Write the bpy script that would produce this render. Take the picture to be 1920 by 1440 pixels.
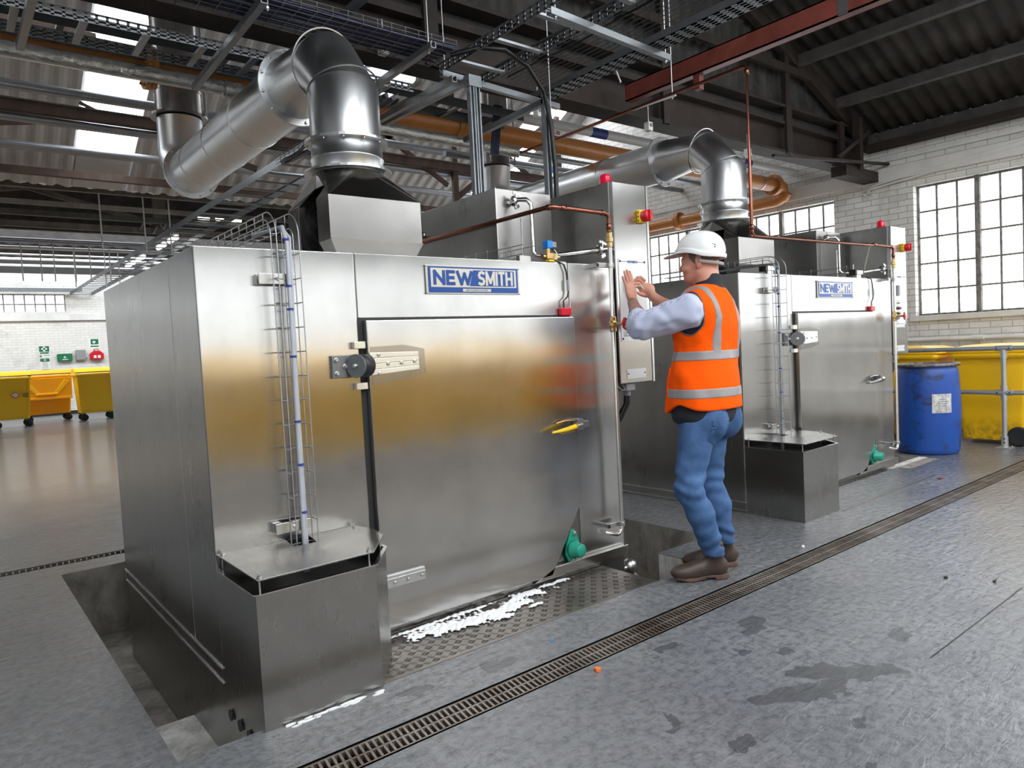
import bpy, bmesh, math, random
import numpy as np
from mathutils import Vector, Matrix
random.seed(4)
PI = math.pi
SC = bpy.context.scene
COL = SC.collection
for o in list(bpy.data.objects):
    bpy.data.objects.remove(o)

# ---------------------------------------------------------------- camera
cam_d = bpy.data.cameras.new('camera')
cam = bpy.data.objects.new('camera', cam_d)
COL.objects.link(cam)
cam_d.sensor_width = 36.0
cam_d.lens = 1336.0 / 1920 * 36
cam_d.clip_start = 0.05
cam_d.clip_end = 200
_X = Vector((0.77701, -0.07208, 0.62536)); _Y = Vector((-0.62739, -0.00728, 0.77867)); 
_X.normalize(); _Y = (_Y - _Y.dot(_X) * _X).normalized(); _Z = _X.cross(_Y)
if _Z.y > 0: _Z = -_Z
# rows of world = R @ (right, down, forward)
cam.matrix_world = Matrix(((_X.x, -_X.y, -_X.z, 0.0), (_Y.x, -_Y.y, -_Y.z, 0.0), (_Z.x, -_Z.y, -_Z.z, 1.3), (0, 0, 0, 1)))
SC.camera = cam

# ---------------------------------------------------------------- view and world
SC.view_settings.view_transform = 'Standard'
SC.view_settings.look = 'None'
SC.view_settings.gamma = 1.0
SC.view_settings.use_curve_mapping = False
SC.view_settings.exposure = 0.0
w = bpy.data.worlds.new('overcast_sky'); SC.world = w; w.use_nodes = True
bg = w.node_tree.nodes['Background']; bg.inputs[0].default_value = (0.93, 0.96, 1.0, 1); bg.inputs[1].default_value = 3.0

# hall light: glowing window panes and roof lights, unseen ones added for brightness (strengths here), and lit strips
DAY_RIGHT, DAY_BEHIND, GLOW_LEFT, DAY_ROOF, GLOW_NEAR_ROOF, GLOW_FAR = 3.2, 1.05, 3.0, 9.0, 8.5, 8.0

# ---------------------------------------------------------------- materials
def mat(name, col=(.5, .5, .5), rough=.5, metal=0.0, **kw):
    m = bpy.data.materials.new(name); m.use_nodes = True
    nt = m.node_tree; b = nt.nodes['Principled BSDF']
    b.inputs['Base Color'].default_value = (*col, 1); b.inputs['Roughness'].default_value = rough
    b.inputs['Metallic'].default_value = metal
    for k, v in kw.items():
        b.inputs[k.replace('_', ' ')].default_value = v
    m.diffuse_color = (*col, 1)
    return m
def N(m, typ, **kw):
    n = m.node_tree.nodes.new(typ)
    for k, v in kw.items():
        if k.startswith('i_'):
            n.inputs[k[2:].replace('_', ' ')].default_value = v
        else: setattr(n, k, v)
    return n
def Lk(m, a, b): m.node_tree.links.new(a, b)
def BS(m): return m.node_tree.nodes['Principled BSDF']
def coords(m, scale=(1, 1, 1), space='Object', rot=(0, 0, 0), loc=(0, 0, 0)):
    t = N(m, 'ShaderNodeTexCoord'); mp = N(m, 'ShaderNodeMapping')
    mp.inputs['Scale'].default_value = scale; mp.inputs['Rotation'].default_value = rot; mp.inputs['Location'].default_value = loc
    Lk(m, t.outputs[space], mp.inputs['Vector']); return mp.outputs[0]
def noise(m, vec, scale, detail=3, rough=.5, dist=0.0):
    n = N(m, 'ShaderNodeTexNoise'); n.inputs['Scale'].default_value = scale; n.inputs['Detail'].default_value = detail
    n.inputs['Roughness'].default_value = rough; n.inputs['Distortion'].default_value = dist
    if vec is not None: Lk(m, vec, n.inputs['Vector'])
    return n.outputs['Fac']
def ramp(m, fac, stops, interp='LINEAR'):
    r = N(m, 'ShaderNodeValToRGB'); r.color_ramp.interpolation = interp
    e = r.color_ramp.elements
    while len(e) < len(stops): e.new(.5)
    for i, (p, c) in enumerate(stops):
        e[i].position = p; c = c if isinstance(c, tuple) else (c, c, c); e[i].color = (*c, 1)
    Lk(m, fac, r.inputs[0]); return r.outputs[0]
def mixc(m, fac, a, b, blend='MIX'):
    n = N(m, 'ShaderNodeMix'); n.data_type = 'RGBA'; n.blend_type = blend
    for sock, v in ((n.inputs[0], fac), (n.inputs[6], a), (n.inputs[7], b)):
        if isinstance(v, bpy.types.NodeSocket): Lk(m, v, sock)
        elif isinstance(v, (int, float)): sock.default_value = v if sock.type == 'VALUE' else (v, v, v, 1)
        else: sock.default_value = (*v, 1)
    return n.outputs[2]
def math_(m, op, a, b=0.0, clamp=False):
    n = N(m, 'ShaderNodeMath'); n.operation = op; n.use_clamp = clamp
    for i, v in enumerate((a, b)):
        if isinstance(v, bpy.types.NodeSocket): Lk(m, v, n.inputs[i])
        else: n.inputs[i].default_value = v
    return n.outputs[0]
def bump(m, h, strength=.3, dist=.01, normal=None):
    n = N(m, 'ShaderNodeBump'); n.inputs['Strength'].default_value = strength; n.inputs['Distance'].default_value = dist
    Lk(m, h, n.inputs['Height'])
    if normal is not None: Lk(m, normal, n.inputs['Normal'])
    return n.outputs[0]

def steel(name, base=.56, rough=.15, aniso=.9, wave=.35, tint=(1.0, .985, .955)):
    m = mat(name, metal=1.0); b = BS(m)
    v = coords(m)
    st = noise(m, coords(m, (240, 240, 3)), 1.0, 3, .5)          # fine vertical grain
    big = noise(m, v, 2.2, 4, .6); spots = noise(m, coords(m, (1, 1, .6)), 26, 5, .6, .3)
    runs = noise(m, coords(m, (7, 7, .7)), 1.0, 5, .6)
    c = mixc(m, ramp(m, big, [(.3, 0.0), (.7, 1.0)]), tuple(base * .86 * t for t in tint), tuple(base * 1.08 * t for t in tint))
    c = mixc(m, ramp(m, spots, [(.58, 0.0), (.8, .14)]), c, tuple(base * .55 * t for t in tint))
    c = mixc(m, ramp(m, runs, [(.50, 0.0), (.8, .16)]), c, tuple(base * .6 * t for t in tint))
    Lk(m, c, b.inputs['Base Color'])
    r = math_(m, 'ADD', math_(m, 'MULTIPLY', st, .05), rough)
    r = math_(m, 'ADD', r, math_(m, 'MULTIPLY', ramp(m, spots, [(.5, 0.0), (.8, 1.0)]), .02))
    r = math_(m, 'ADD', r, math_(m, 'MULTIPLY', big, .08))
    Lk(m, r, b.inputs['Roughness'])
    b.inputs['Anisotropic'].default_value = aniso; b.inputs['Anisotropic Rotation'].default_value = 0.0
    tg = N(m, 'ShaderNodeTangent'); tg.direction_type = 'RADIAL'; tg.axis = 'Z'
    Lk(m, tg.outputs[0], b.inputs['Tangent'])
    n1 = bump(m, noise(m, coords(m, (1, 1, 1)), 1.6, 2, .5), wave, .012)
    Lk(m, n1, b.inputs['Normal'])
    return m
M = {}
M['steel'] = steel('brushed_stainless_steel')
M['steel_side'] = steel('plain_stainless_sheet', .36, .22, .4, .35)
M['steel_flat'] = steel('stainless_sheet_dull', .38, .19, .7, .3, (1, .975, .93))
def duct_mat():
    m = mat('galvanised_duct_steel', metal=1.0); b = BS(m); v = coords(m)
    c = mixc(m, noise(m, v, 3.5, 5, .65), (.50, .51, .52), (.64, .65, .66)); Lk(m, c, b.inputs['Base Color'])
    Lk(m, math_(m, 'ADD', math_(m, 'MULTIPLY', noise(m, v, 6, 5, .6), .16), .26), b.inputs['Roughness'])
    Lk(m, bump(m, noise(m, v, 2.5, 2), .10, .01), b.inputs['Normal']); return m
M['duct'] = duct_mat()
def duct_dark():
    m = mat('sooty_steel_flue', metal=1.0); b = BS(m)
    c = mixc(m, noise(m, coords(m), 4, 5, .7, .5), (.10, .09, .085), (.34, .32, .31)); Lk(m, c, b.inputs['Base Color'])
    b.inputs['Roughness'].default_value = .28; return m
M['duct_dark'] = duct_dark()
M['chrome'] = mat('polished_pipe_steel', (.68, .67, .65), .2, 1.0)
M['bolt'] = mat('bolt_steel', (.55, .54, .52), .32, 1.0)
M['black'] = mat('black_rubber', (.012, .012, .013), .45)
M['gap'] = mat('shade_black', (.02, .02, .02), .6)  # flat black put in for the shade inside gaps and openings
M['hinge_grey'] = mat('grey_cast_hinge', (.20, .21, .22), .42, .7)
def worn_alu():
    m = mat('worn_cast_strap', metal=.55); b = BS(m)
    c = mixc(m, noise(m, coords(m), 25, 5, .7, .5), (.80, .76, .66), (.62, .56, .44)); Lk(m, c, b.inputs['Base Color']); b.inputs['Roughness'].default_value = .45; return m
M['strap'] = worn_alu()
M['galv'] = mat('galvanised_wire', (.42, .43, .44), .38, .9)
def galv_noise(name, a, b_, r=.42, sc=14):
    m = mat(name, metal=.8); b = BS(m)
    Lk(m, mixc(m, noise(m, coords(m), sc, 5, .7), a, b_), b.inputs['Base Color']); b.inputs['Roughness'].default_value = r; return m
M['tray'] = galv_noise('galvanised_tray', (.10, .115, .125), (.20, .215, .23))
M['tray_lt'] = galv_noise('galvanised_channel', (.20, .22, .24), (.36, .38, .40))
M['tube'] = galv_noise('grey_painted_tube', (.25, .27, .30), (.42, .44, .47), .4, 6)
M['tube_w'] = mat('white_tube', (.75, .77, .8), .35)
M['rail'] = galv_noise('galvanised_handrail', (.42, .43, .43), (.66, .67, .67), .42, 30)
def copper():
    m = mat('tarnished_copper', metal=1.0); b = BS(m)
    Lk(m, mixc(m, noise(m, coords(m), 9, 5, .7), (.15, .048, .034), (.40, .165, .11)), b.inputs['Base Color']); b.inputs['Roughness'].default_value = .3; return m
M['copper'] = copper()
M['brass'] = mat('brass', (.62, .44, .20), .3, 1.0)
M['red'] = mat('red_plastic', (.55, .008, .02), .3)
M['lampred'] = mat('red_beacon_lens', (.60, .01, .045), .15, 0, Emission_Color=(.7, .01, .05, 1), Emission_Strength=.12)
M['yel_pl'] = mat('yellow_isolator', (.85, .52, .005), .35)
M['teal'] = mat('green_bearing_housing', (.012, .30, .205), .35)
M['blue_pl'] = mat('blue_coil', (.01, .24, .75), .35)
M['blue_tie'] = mat('blue_cable_tie', (.02, .05, .30), .5)
M['led'] = mat('lit_blue_button', (.02, .3, .8), .3, 0, Emission_Color=(.08, .55, 1, 1), Emission_Strength=1.6)
M['grey_pl'] = mat('grey_plastic', (.28, .29, .30), .4)
M['lt_pl'] = mat('pale_cable_sheath', (.42, .44, .48), .35)
M['navy_cable'] = mat('dark_blue_cable', (.012, .012, .045), .4)
M['blk_cable'] = mat('black_cable', (.008, .008, .009), .35)
M['white_paint'] = mat('white_paint', (.80, .80, .78), .5)
M['label'] = mat('pale_label', (.72, .73, .74), .35, .2)
M['txt'] = mat('dark_print', (.03, .03, .035), .5)
M['plq_blue'] = mat('blue_enamel', (.012, .065, .26), .3, .3)
M['plq_silver'] = mat('silver_etched_plate', (.50, .48, .43), .35, .8)
M['flange_orange'] = galv_noise('orange_pipe_paint', (.42, .155, .035), (.62, .25, .06), .35, 5)
BS(M['flange_orange']).inputs['Metallic'].default_value = 0
def foil():
    m = mat('foil_pipe_lagging', metal=1.0); b = BS(m); v = coords(m)
    Lk(m, mixc(m, noise(m, v, 20, 5, .8), (.30, .29, .27), (.8, .8, .78)), b.inputs['Base Color'])
    b.inputs['Roughness'].default_value = .3; Lk(m, bump(m, noise(m, v, 22, 4, .7, 1.0), .6, .02), b.inputs['Normal']); return m
M['foil'] = foil()
def rusty(name, a, b_, sc=5, r=.75):
    m = mat(name); b = BS(m); v = coords(m, (1, 1, .6))
    c = mixc(m, ramp(m, noise(m, v, sc, 6, .7, .4), [(.35, 0.0), (.65, 1.0)]), a, b_); Lk(m, c, b.inputs['Base Color']); b.inputs['Roughness'].default_value = r
    Lk(m, bump(m, noise(m, v, 30, 4), .3, .005), b.inputs['Normal']); return m
M['rust'] = rusty('rusty_dark_steel', (.010, .007, .006), (.032, .020, .015))
M['rust_grey'] = rusty('weathered_girder_plate', (.02, .021, .022), (.065, .068, .068))
M['oxide'] = rusty('red_oxide_steel', (.13, .03, .022), (.24, .062, .045), 3, .45)
M['purlin'] = rusty('dusty_purlin', (.035, .033, .031), (.075, .07, .066))
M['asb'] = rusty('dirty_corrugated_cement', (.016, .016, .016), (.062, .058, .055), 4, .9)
M['asb_roof'] = rusty('dark_corrugated_roof', (.011, .0095, .0085), (.040, .034, .030), 3, .9)  # near-black mottled tone
M['timber_lt'] = rusty('grimy_brace', (.09, .08, .07), (.16, .145, .13))
def sheet_white():
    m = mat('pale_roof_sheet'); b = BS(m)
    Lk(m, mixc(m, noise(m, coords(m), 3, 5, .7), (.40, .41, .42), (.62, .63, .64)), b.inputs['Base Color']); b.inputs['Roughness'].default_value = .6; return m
M['sheet'] = sheet_white()
def pane(name, k):
    m = mat(name, (.8, .83, .85), .25); b = BS(m)
    b.inputs['Emission Strength'].default_value = k
    e = mixc(m, ramp(m, noise(m, coords(m), 2.0, 4), [(.35, 0.0), (.7, 1.0)]), (.86, .92, .97), (1.0, 1.0, 1.0)); Lk(m, e, b.inputs['Emission Color']); return m
M['pane_right'] = pane('daylit_glass_right', DAY_RIGHT)
M['pane_behind'] = pane('daylit_glass_behind', DAY_BEHIND)
M['added_pane_left'] = pane('added_glow_pane_left', GLOW_LEFT)
M['pane_far'] = pane('daylit_glass_far', 1.15)
M['skylight'] = pane('daylit_rooflight', DAY_ROOF)
M['added_glow_near'] = pane('added_roof_glow_near', GLOW_NEAR_ROOF)
M['added_glow_far'] = pane('added_roof_glow_far', GLOW_FAR)
M['batten'] = mat('lit_strip', (.9, .9, .9), .5, 0, Emission_Color=(1, .99, .93, 1), Emission_Strength=5.0)
def brick(name, c1, c2, grout, scale=1.0, plane='YZ'):
    m = mat(name); b = BS(m); t = N(m, 'ShaderNodeTexCoord'); s = N(m, 'ShaderNodeSeparateXYZ'); cb = N(m, 'ShaderNodeCombineXYZ')
    Lk(m, t.outputs['Object'], s.inputs[0])
    Lk(m, s.outputs[1 if plane == 'YZ' else 0], cb.inputs[0]); Lk(m, s.outputs[2], cb.inputs[1])
    br = N(m, 'ShaderNodeTexBrick'); Lk(m, cb.outputs[0], br.inputs['Vector'])
    br.inputs['Scale'].default_value = scale; br.inputs['Brick Width'].default_value = .23; br.inputs['Row Height'].default_value = .078; br.inputs['Mortar Size'].default_value = .006
    br.inputs['Color1'].default_value = (*c1, 1); br.inputs['Color2'].default_value = (*c2, 1); br.inputs['Mortar'].default_value = (*grout, 1)
    br.inputs['Mortar Smooth'].default_value = .3; br.inputs['Bias'].default_value = -.2
    v = coords(m)
    d = ramp(m, noise(m, v, 1.3, 6, .7, .4), [(.52, 0.0), (.70, .55)])
    c = mixc(m, d, br.outputs['Color'], (.36, .345, .32))
    crk = ramp(m, noise(m, v, 5, 3, .5, 2.0), [(.495, 0.0), (.50, .45), (.505, 0.0)])
    c = mixc(m, crk, c, (.25, .24, .22))
    Lk(m, c, b.inputs['Base Color']); b.inputs['Roughness'].default_value = .7
    h = mixc(m, .15, br.outputs['Fac'], noise(m, v, 30, 4)); Lk(m, bump(m, h, -.8, .012), b.inputs['Normal']); return m
M['brick_r'] = brick('white_painted_brick', (.80, .80, .78), (.70, .70, .68), (.44, .43, .41))
M['brick_b'] = brick('white_painted_brick_far', (.78, .78, .76), (.72, .72, .70), (.60, .60, .58), 1.0, 'XZ')
M['plain_wall'] = rusty('grey_white_wall', (.62, .62, .60), (.80, .80, .78), 1.5, .7)
M['conc'] = rusty('raw_concrete', (.16, .14, .12), (.36, .335, .30), 6, .8)
M['conc_lt'] = rusty('white_stained_concrete', (.34, .325, .30), (.80, .79, .76), 9, .8)
def drum_mat():
    m = mat('scuffed_blue_plastic'); b = BS(m); v = coords(m)
    f = ramp(m, noise(m, v, 5, 7, .75, .8), [(.52, 0.0), (.62, .85)])
    Lk(m, mixc(m, f, (.012, .075, .36), (.02, .028, .05)), b.inputs['Base Color']); b.inputs['Roughness'].default_value = .38; return m
M['drum'] = drum_mat()
def bin_mat():
    m = mat('yellow_bin_plastic'); b = BS(m)
    t = N(m, 'ShaderNodeTexCoord'); s = N(m, 'ShaderNodeSeparateXYZ'); Lk(m, t.outputs['Object'], s.inputs[0])
    low = math_(m, 'SUBTRACT', 1.0, math_(m, 'MULTIPLY', s.outputs[2], 3.2), True)
    f = math_(m, 'MULTIPLY', low, ramp(m, noise(m, coords(m), 16, 6, .75), [(.42, 0.0), (.62, 1.0)]))
    Lk(m, mixc(m, f, (1.0, .58, .008), (.18, .12, .02)), b.inputs['Base Color']); b.inputs['Roughness'].default_value = .35; return m
M['bin'] = bin_mat()
M['bin_or'] = mat('amber_bin_plastic', (1.0, .44, .005), .35)
M['tyre'] = mat('black_tyre', (.015, .015, .016), .6)
M['dark_metal'] = mat('castor_steel', (.08, .08, .085), .45, .6)

def floor_mat():
    m = mat('wet_painted_concrete'); b = BS(m)
    v = coords(m)
    g = noise(m, v, 1.3, 6, .65); fine = noise(m, v, 26, 6, .75); streak = noise(m, coords(m, (2.0, 11, 1), rot=(0, 0, .45)), 3.0, 6, .7, .3)
    c = mixc(m, ramp(m, g, [(.3, 0.0), (.7, 1.0)]), (.125, .131, .143), (.205, .21, .22))
    c = mixc(m, ramp(m, fine, [(.38, .75), (.56, 0.0)]), c, (.075, .078, .084))
    c = mixc(m, ramp(m, streak, [(.60, 0.0), (.72, .28)]), c, (.36, .365, .375))
    # brown-red painted area in the next bay
    s = N(m, 'ShaderNodeSeparateXYZ'); Lk(m, v, s.inputs[0])
    yy = math_(m, 'ADD', s.outputs[1], math_(m, 'MULTIPLY', g, 2.5))
    br = ramp(m, math_(m, 'MULTIPLY', yy, 1 / 30.0), [(.27, 0.0), (.36, .9), (.60, .9), (.625, 0.0)])
    c = mixc(m, br, c, (.50, .36, .24))
    # damp patches, each with its own outline
    wob = N(m, 'ShaderNodeTexNoise'); wob.inputs['Scale'].default_value = 7; wob.inputs['Detail'].default_value = 4; Lk(m, v, wob.inputs['Vector'])
    off = N(m, 'ShaderNodeVectorMath'); off.operation = 'MULTIPLY_ADD'; Lk(m, wob.outputs['Color'], off.inputs[0]); off.inputs[1].default_value = (.22, .22, 0); Lk(m, v, off.inputs[2])
    tot = None
    for (x, y, rx, ry, a) in [(2.62, 1.30, .25, .07, -.75), (2.36, 1.33, .22, .05, -.4), (2.80, 1.84, .08, .05, .2), (2.72, 1.78, .05, .035, 0), (2.52, 1.70, .035, .025, .3), (2.62, 1.58, .04, .03, 0),
                           (1.86, 1.55, .05, .028, .5), (1.90, 1.30, .05, .022, .3), (2.32, 1.93, .05, .03, .6), (2.30, 1.10, .05, .02, 0), (3.1, 1.30, .07, .05, .5), (1.72, 2.33, .06, .05, 0), (1.35, 2.36, .07, .05, 0), (1.35, 1.2, .03, .02, 0), (2.05, .95, .05, .02, 0)]:
        mp = N(m, 'ShaderNodeMapping'); mp.vector_type = 'TEXTURE'; mp.inputs['Location'].default_value = (x + .11, y + .11, 0); mp.inputs['Rotation'].default_value = (0, 0, a); mp.inputs['Scale'].default_value = (rx, ry, 1)
        Lk(m, off.outputs[0], mp.inputs['Vector']); ln = N(m, 'ShaderNodeVectorMath'); ln.operation = 'LENGTH'; Lk(m, mp.outputs[0], ln.inputs[0])
        q = math_(m, 'LESS_THAN', ln.outputs['Value'], 1.0)
        tot = q if tot is None else math_(m, 'MAXIMUM', tot, q)
    c = mixc(m, math_(m, 'MULTIPLY', tot, .75), c, (.05, .053, .058))
    # thin expansion joints / cracks
    Lk(m, c, b.inputs['Base Color'])
    r = math_(m, 'ADD', math_(m, 'MULTIPLY', fine, .16), math_(m, 'MULTIPLY', streak, .18))
    r = math_(m, 'ADD', r, .03); r = math_(m, 'SUBTRACT', r, math_(m, 'MULTIPLY', tot, .05)); 
    r = math_(m, 'SUBTRACT', r, math_(m, 'MULTIPLY', br, .16)); Lk(m, r, b.inputs['Roughness'])
    b.inputs['Specular IOR Level'].default_value = .65
    h = math_(m, 'ADD', math_(m, 'MULTIPLY', streak, .6), math_(m, 'MULTIPLY', fine, .35))
    rip = noise(m, coords(m, (3.0, 9.0, 1), rot=(0, 0, .25)), 2.6, 4, .6, .6)
    n1 = bump(m, rip, .8, .011); Lk(m, bump(m, h, .7, .007, n1), b.inputs['Normal'])
    return m
M['floor'] = floor_mat()
def grate_mat():
    m = mat('rusty_drain_grating', metal=.55); b = BS(m); v = coords(m)
    Lk(m, mixc(m, ramp(m, noise(m, v, 2.2, 5, .7), [(.35, 0.0), (.65, 1.0)]), (.10, .075, .055), (.33, .30, .265)), b.inputs['Base Color']); b.inputs['Roughness'].default_value = .42; return m
M['grate'] = grate_mat()
M['tread'] = galv_noise('tread_plate_steel', (.10, .085, .075), (.26, .24, .225), .36, 4)
M['trench'] = mat('wet_trench_dark', (.018, .017, .016), .5)
M['foam'] = mat('white_detergent_foam', (.82, .83, .84), .7)
# ---------------------------------------------------------------- mesh helpers
class MB:
    def __init__(s): s.v = []; s.f = []; s.sm = []
    def add(s, vs, fs, smooth=False):
        k = len(s.v); s.v += [tuple(map(float, q)) for q in vs]
        for f in fs: s.f.append(tuple(i + k for i in f)); s.sm.append(smooth)
        return s
    def box(s, a, b, R=None, c=None):
        (x0, y0, z0), (x1, y1, z1) = a, b
        vs = [(x0, y0, z0), (x1, y0, z0), (x1, y1, z0), (x0, y1, z0), (x0, y0, z1), (x1, y0, z1), (x1, y1, z1), (x0, y1, z1)]
        if R is not None:
            c = Vector(c) if c is not None else Vector(((x0 + x1) / 2, (y0 + y1) / 2, (z0 + z1) / 2))
            vs = [tuple(R @ (Vector(q) - c) + c) for q in vs]
        return s.add(vs, [(0, 3, 2, 1), (4, 5, 6, 7), (0, 1, 5, 4), (1, 2, 6, 5), (2, 3, 7, 6), (3, 0, 4, 7)])
    def bar(s, p0, p1, w, h, up=(0, 0, 1)):       # square bar between two points: w sideways, h along up
        p0, p1 = Vector(p0), Vector(p1); d = (p1 - p0).normalized(); u = Vector(up)
        if abs(d.dot(u)) > .98: u = Vector((0, 1, 0))
        r = d.cross(u).normalized(); u = r.cross(d).normalized()
        vs = [p + r * a * w / 2 + u * b * h / 2 for p in (p0, p1) for a, b in ((-1, -1), (1, -1), (1, 1), (-1, 1))]
        return s.add(vs, [(0, 1, 2, 3), (7, 6, 5, 4), (0, 4, 5, 1), (1, 5, 6, 2), (2, 6, 7, 3), (3, 7, 4, 0)])
    def tube(s, pts, r, seg=12, cap=True, closed=False):
        pts = [Vector(p) for p in pts]; n = len(pts); rs = r if isinstance(r, (list, tuple)) else [r] * n
        d0 = (pts[1] - pts[0]).normalized(); u = Vector((0, 0, 1)) if abs(d0.z) < .9 else Vector((1, 0, 0))
        u = (u - u.dot(d0) * d0).normalized(); vs = []
        for i, p in enumerate(pts):
            a = (pts[i] - pts[i - 1]).normalized() if i or closed else d0
            b = (pts[(i + 1) % n] - pts[i]).normalized() if i < n - 1 or closed else a
            t = (a + b); t = t.normalized() if t.length > 1e-6 else a
            u = (u - u.dot(a) * a).normalized(); w = a.cross(u)
            k = 1 / max(.3, t.dot(a))
            for j in range(seg):
                q = u * math.cos(2 * PI * j / seg) + w * math.sin(2 * PI * j / seg)
                q = q - t * (q.dot(a) / max(.3, t.dot(a)))*1.0 if i not in (0, n - 1) or closed else q
                vs.append(p + q * rs[i])
            u = (u - u.dot(b) * b).normalized()
        fs = [(i * seg + j, i * seg + (j + 1) % seg, ((i + 1) % n) * seg + (j + 1) % seg, ((i + 1) % n) * seg + j) for i in range(n if closed else n - 1) for j in range(seg)]
        s.add(vs, fs, True)
        if cap and not closed:
            s.add(vs[:seg], [tuple(range(seg))[::-1]]); s.add(vs[-seg:], [tuple(range(seg))])
        return s
    def cyl(s, p0, p1, r, seg=16, r2=None, cap=True):
        return s.tube([p0, p1], [r, r if r2 is None else r2], seg, cap)
    def lathe(s, prof, o=(0, 0, 0), axis=(0, 0, 1), seg=24, smooth=True):   # prof: (radius, along axis)
        o = Vector(o); ax = Vector(axis).normalized(); u = ax.orthogonal().normalized(); w = ax.cross(u)
        vs = [o + ax * h + (u * math.cos(2 * PI * j / seg) + w * math.sin(2 * PI * j / seg)) * max(r, 1e-5) for r, h in prof for j in range(seg)]
        fs = [(i * seg + j, i * seg + (j + 1) % seg, (i + 1) * seg + (j + 1) % seg, (i + 1) * seg + j) for i in range(len(prof) - 1) for j in range(seg)]
        return s.add(vs, fs, smooth)
    def prism(s, poly, v):     # planar polygon of 3-D points swept by vector v
        n = len(poly); v = Vector(v); vs = [Vector(p) for p in poly] + [Vector(p) + v for p in poly]
        return s.add(vs, [tuple(range(n))[::-1], tuple(range(n, 2 * n))] + [(i, (i + 1) % n, n + (i + 1) % n, n + i) for i in range(n)])
    def bolt(s, p, axis, r=.008, h=.008):
        a = Vector(axis).normalized(); p = Vector(p)
        return s.lathe([(r * 1.25, 0), (r * 1.25, h * .25), (r, h * .3), (r, h * .8), (r * .7, h), (0, h)], p, a, 8, False)
    def build(s, name, material, parent=None, bevel=0.0, origin=None, bseg=2):
        me = bpy.data.meshes.new(name); o0 = Vector(origin) if origin is not None else Vector((0, 0, 0))
        if origin is None and parent is None and s.v:
            xs, ys, zs = zip(*s.v); o0 = Vector(((min(xs) + max(xs)) / 2, (min(ys) + max(ys)) / 2, min(zs)))
        me.from_pydata([tuple(Vector(q) - o0) for q in s.v], [], s.f); me.polygons.foreach_set('use_smooth', s.sm); me.update()
        o = bpy.data.objects.new(name, me); COL.objects.link(o); me.materials.append(material)
        if parent is not None: o.parent = parent
        o.location = o0
        bm = bmesh.new(); bm.from_mesh(me); bmesh.ops.recalc_face_normals(bm, faces=bm.faces[:]); bm.to_mesh(me); bm.free()
        if bevel:
            b = o.modifiers.new('bevel', 'BEVEL'); b.width = bevel; b.segments = bseg; b.limit_method = 'ANGLE'; b.angle_limit = .6
        return o
def tag(o, label=None, cat=None, group=None, kind=None):
    if label: o['label'] = label
    if cat: o['category'] = cat
    if group: o['group'] = group
    if kind: o['kind'] = kind
    return o
def thing(name, label, cat, loc=(0, 0, 0), group=None, rz=0):
    o = bpy.data.objects.new(name, None); COL.objects.link(o); o.location = loc; o.rotation_euler.z = rz; o.empty_display_size = .1
    return tag(o, label, cat, group)
def struct(name, mb, material, **k): return tag(mb.build(name, material, **k), kind='structure')
def kids(o): return [c for c in bpy.data.objects if c.parent == o]
def copy_tree(o, loc=None, label=None, parent=None):
    ch = kids(o); c = o.copy(); COL.objects.link(c); c.parent = parent
    if loc is not None: c.location = loc
    if label: c['label'] = label
    for k in ch: copy_tree(k, None, None, c)
    return c
def text(name, body, size, material, parent, M4, ext=.0006, offset=0.0, sx=1.0, align='CENTER', shear=0.0):
    cu = bpy.data.curves.new(name, 'FONT'); cu.body = body; cu.size = size; cu.extrude = ext; cu.offset = offset; cu.align_x = align; cu.align_y = 'CENTER'; cu.shear = shear
    t = bpy.data.objects.new(name, cu); COL.objects.link(t); bpy.context.view_layer.update()
    me = bpy.data.meshes.new_from_object(t.evaluated_get(bpy.context.evaluated_depsgraph_get()))
    bpy.data.objects.remove(t); o = bpy.data.objects.new(name, me); COL.objects.link(o); me.materials.clear(); me.materials.append(material)
    me.transform(Matrix.Diagonal((sx, 1, 1, 1))); me.transform(M4); o.parent = parent; return o
FRONT = Matrix(((1, 0, 0, 0), (0, 0, -1, 0), (0, 1, 0, 0), (0, 0, 0, 1)))       # text lying on a wall that faces -Y
def at(x, y, z, B=FRONT): return Matrix.Translation((x, y, z)) @ B

# ---------------------------------------------------------------- setting: floor with pits and drains
XS0, XS1, YS0, YS1 = -9.0, 10.0, -9.0, 25.0
holes = [  # x0, x1, y0, y1
    (.52, 3.86, 2.83, 5.35), (.52, 3.35, 2.50, 2.83), (4.55, 7.60, 2.92, 5.35), (6.9, 7.56, 2.80, 2.92)]
slots = [(-9.0, 10.0, 2.05, 2.18), (-9.0, 10.0, 5.62, 5.71), (-.02, .10, -9.0, 2.05)]
def floor_mesh():
    cut = holes + slots
    xs = sorted({XS0, XS1} | {h[i] for h in cut for i in (0, 1)}); ys = sorted({YS0, YS1} | {h[i] for h in cut for i in (2, 3)})
    mb = MB(); idx = {}
    def vid(x, y):
        if (x, y) not in idx: idx[(x, y)] = len(mb.v); mb.v.append((x, y, 0.0))
        return idx[(x, y)]
    for i in range(len(xs) - 1):
        for j in range(len(ys) - 1):
            cx, cy = (xs[i] + xs[i + 1]) / 2, (ys[j] + ys[j + 1]) / 2
            if any(h[0] < cx < h[1] and h[2] < cy < h[3] for h in cut): continue
            mb.f.append((vid(xs[i], ys[j]), vid(xs[i + 1], ys[j]), vid(xs[i + 1], ys[j + 1]), vid(xs[i], ys[j + 1]))); mb.sm.append(False)
    return mb
struct('floor', floor_mesh(), M['floor'], origin=(0, 0, 0))
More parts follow.
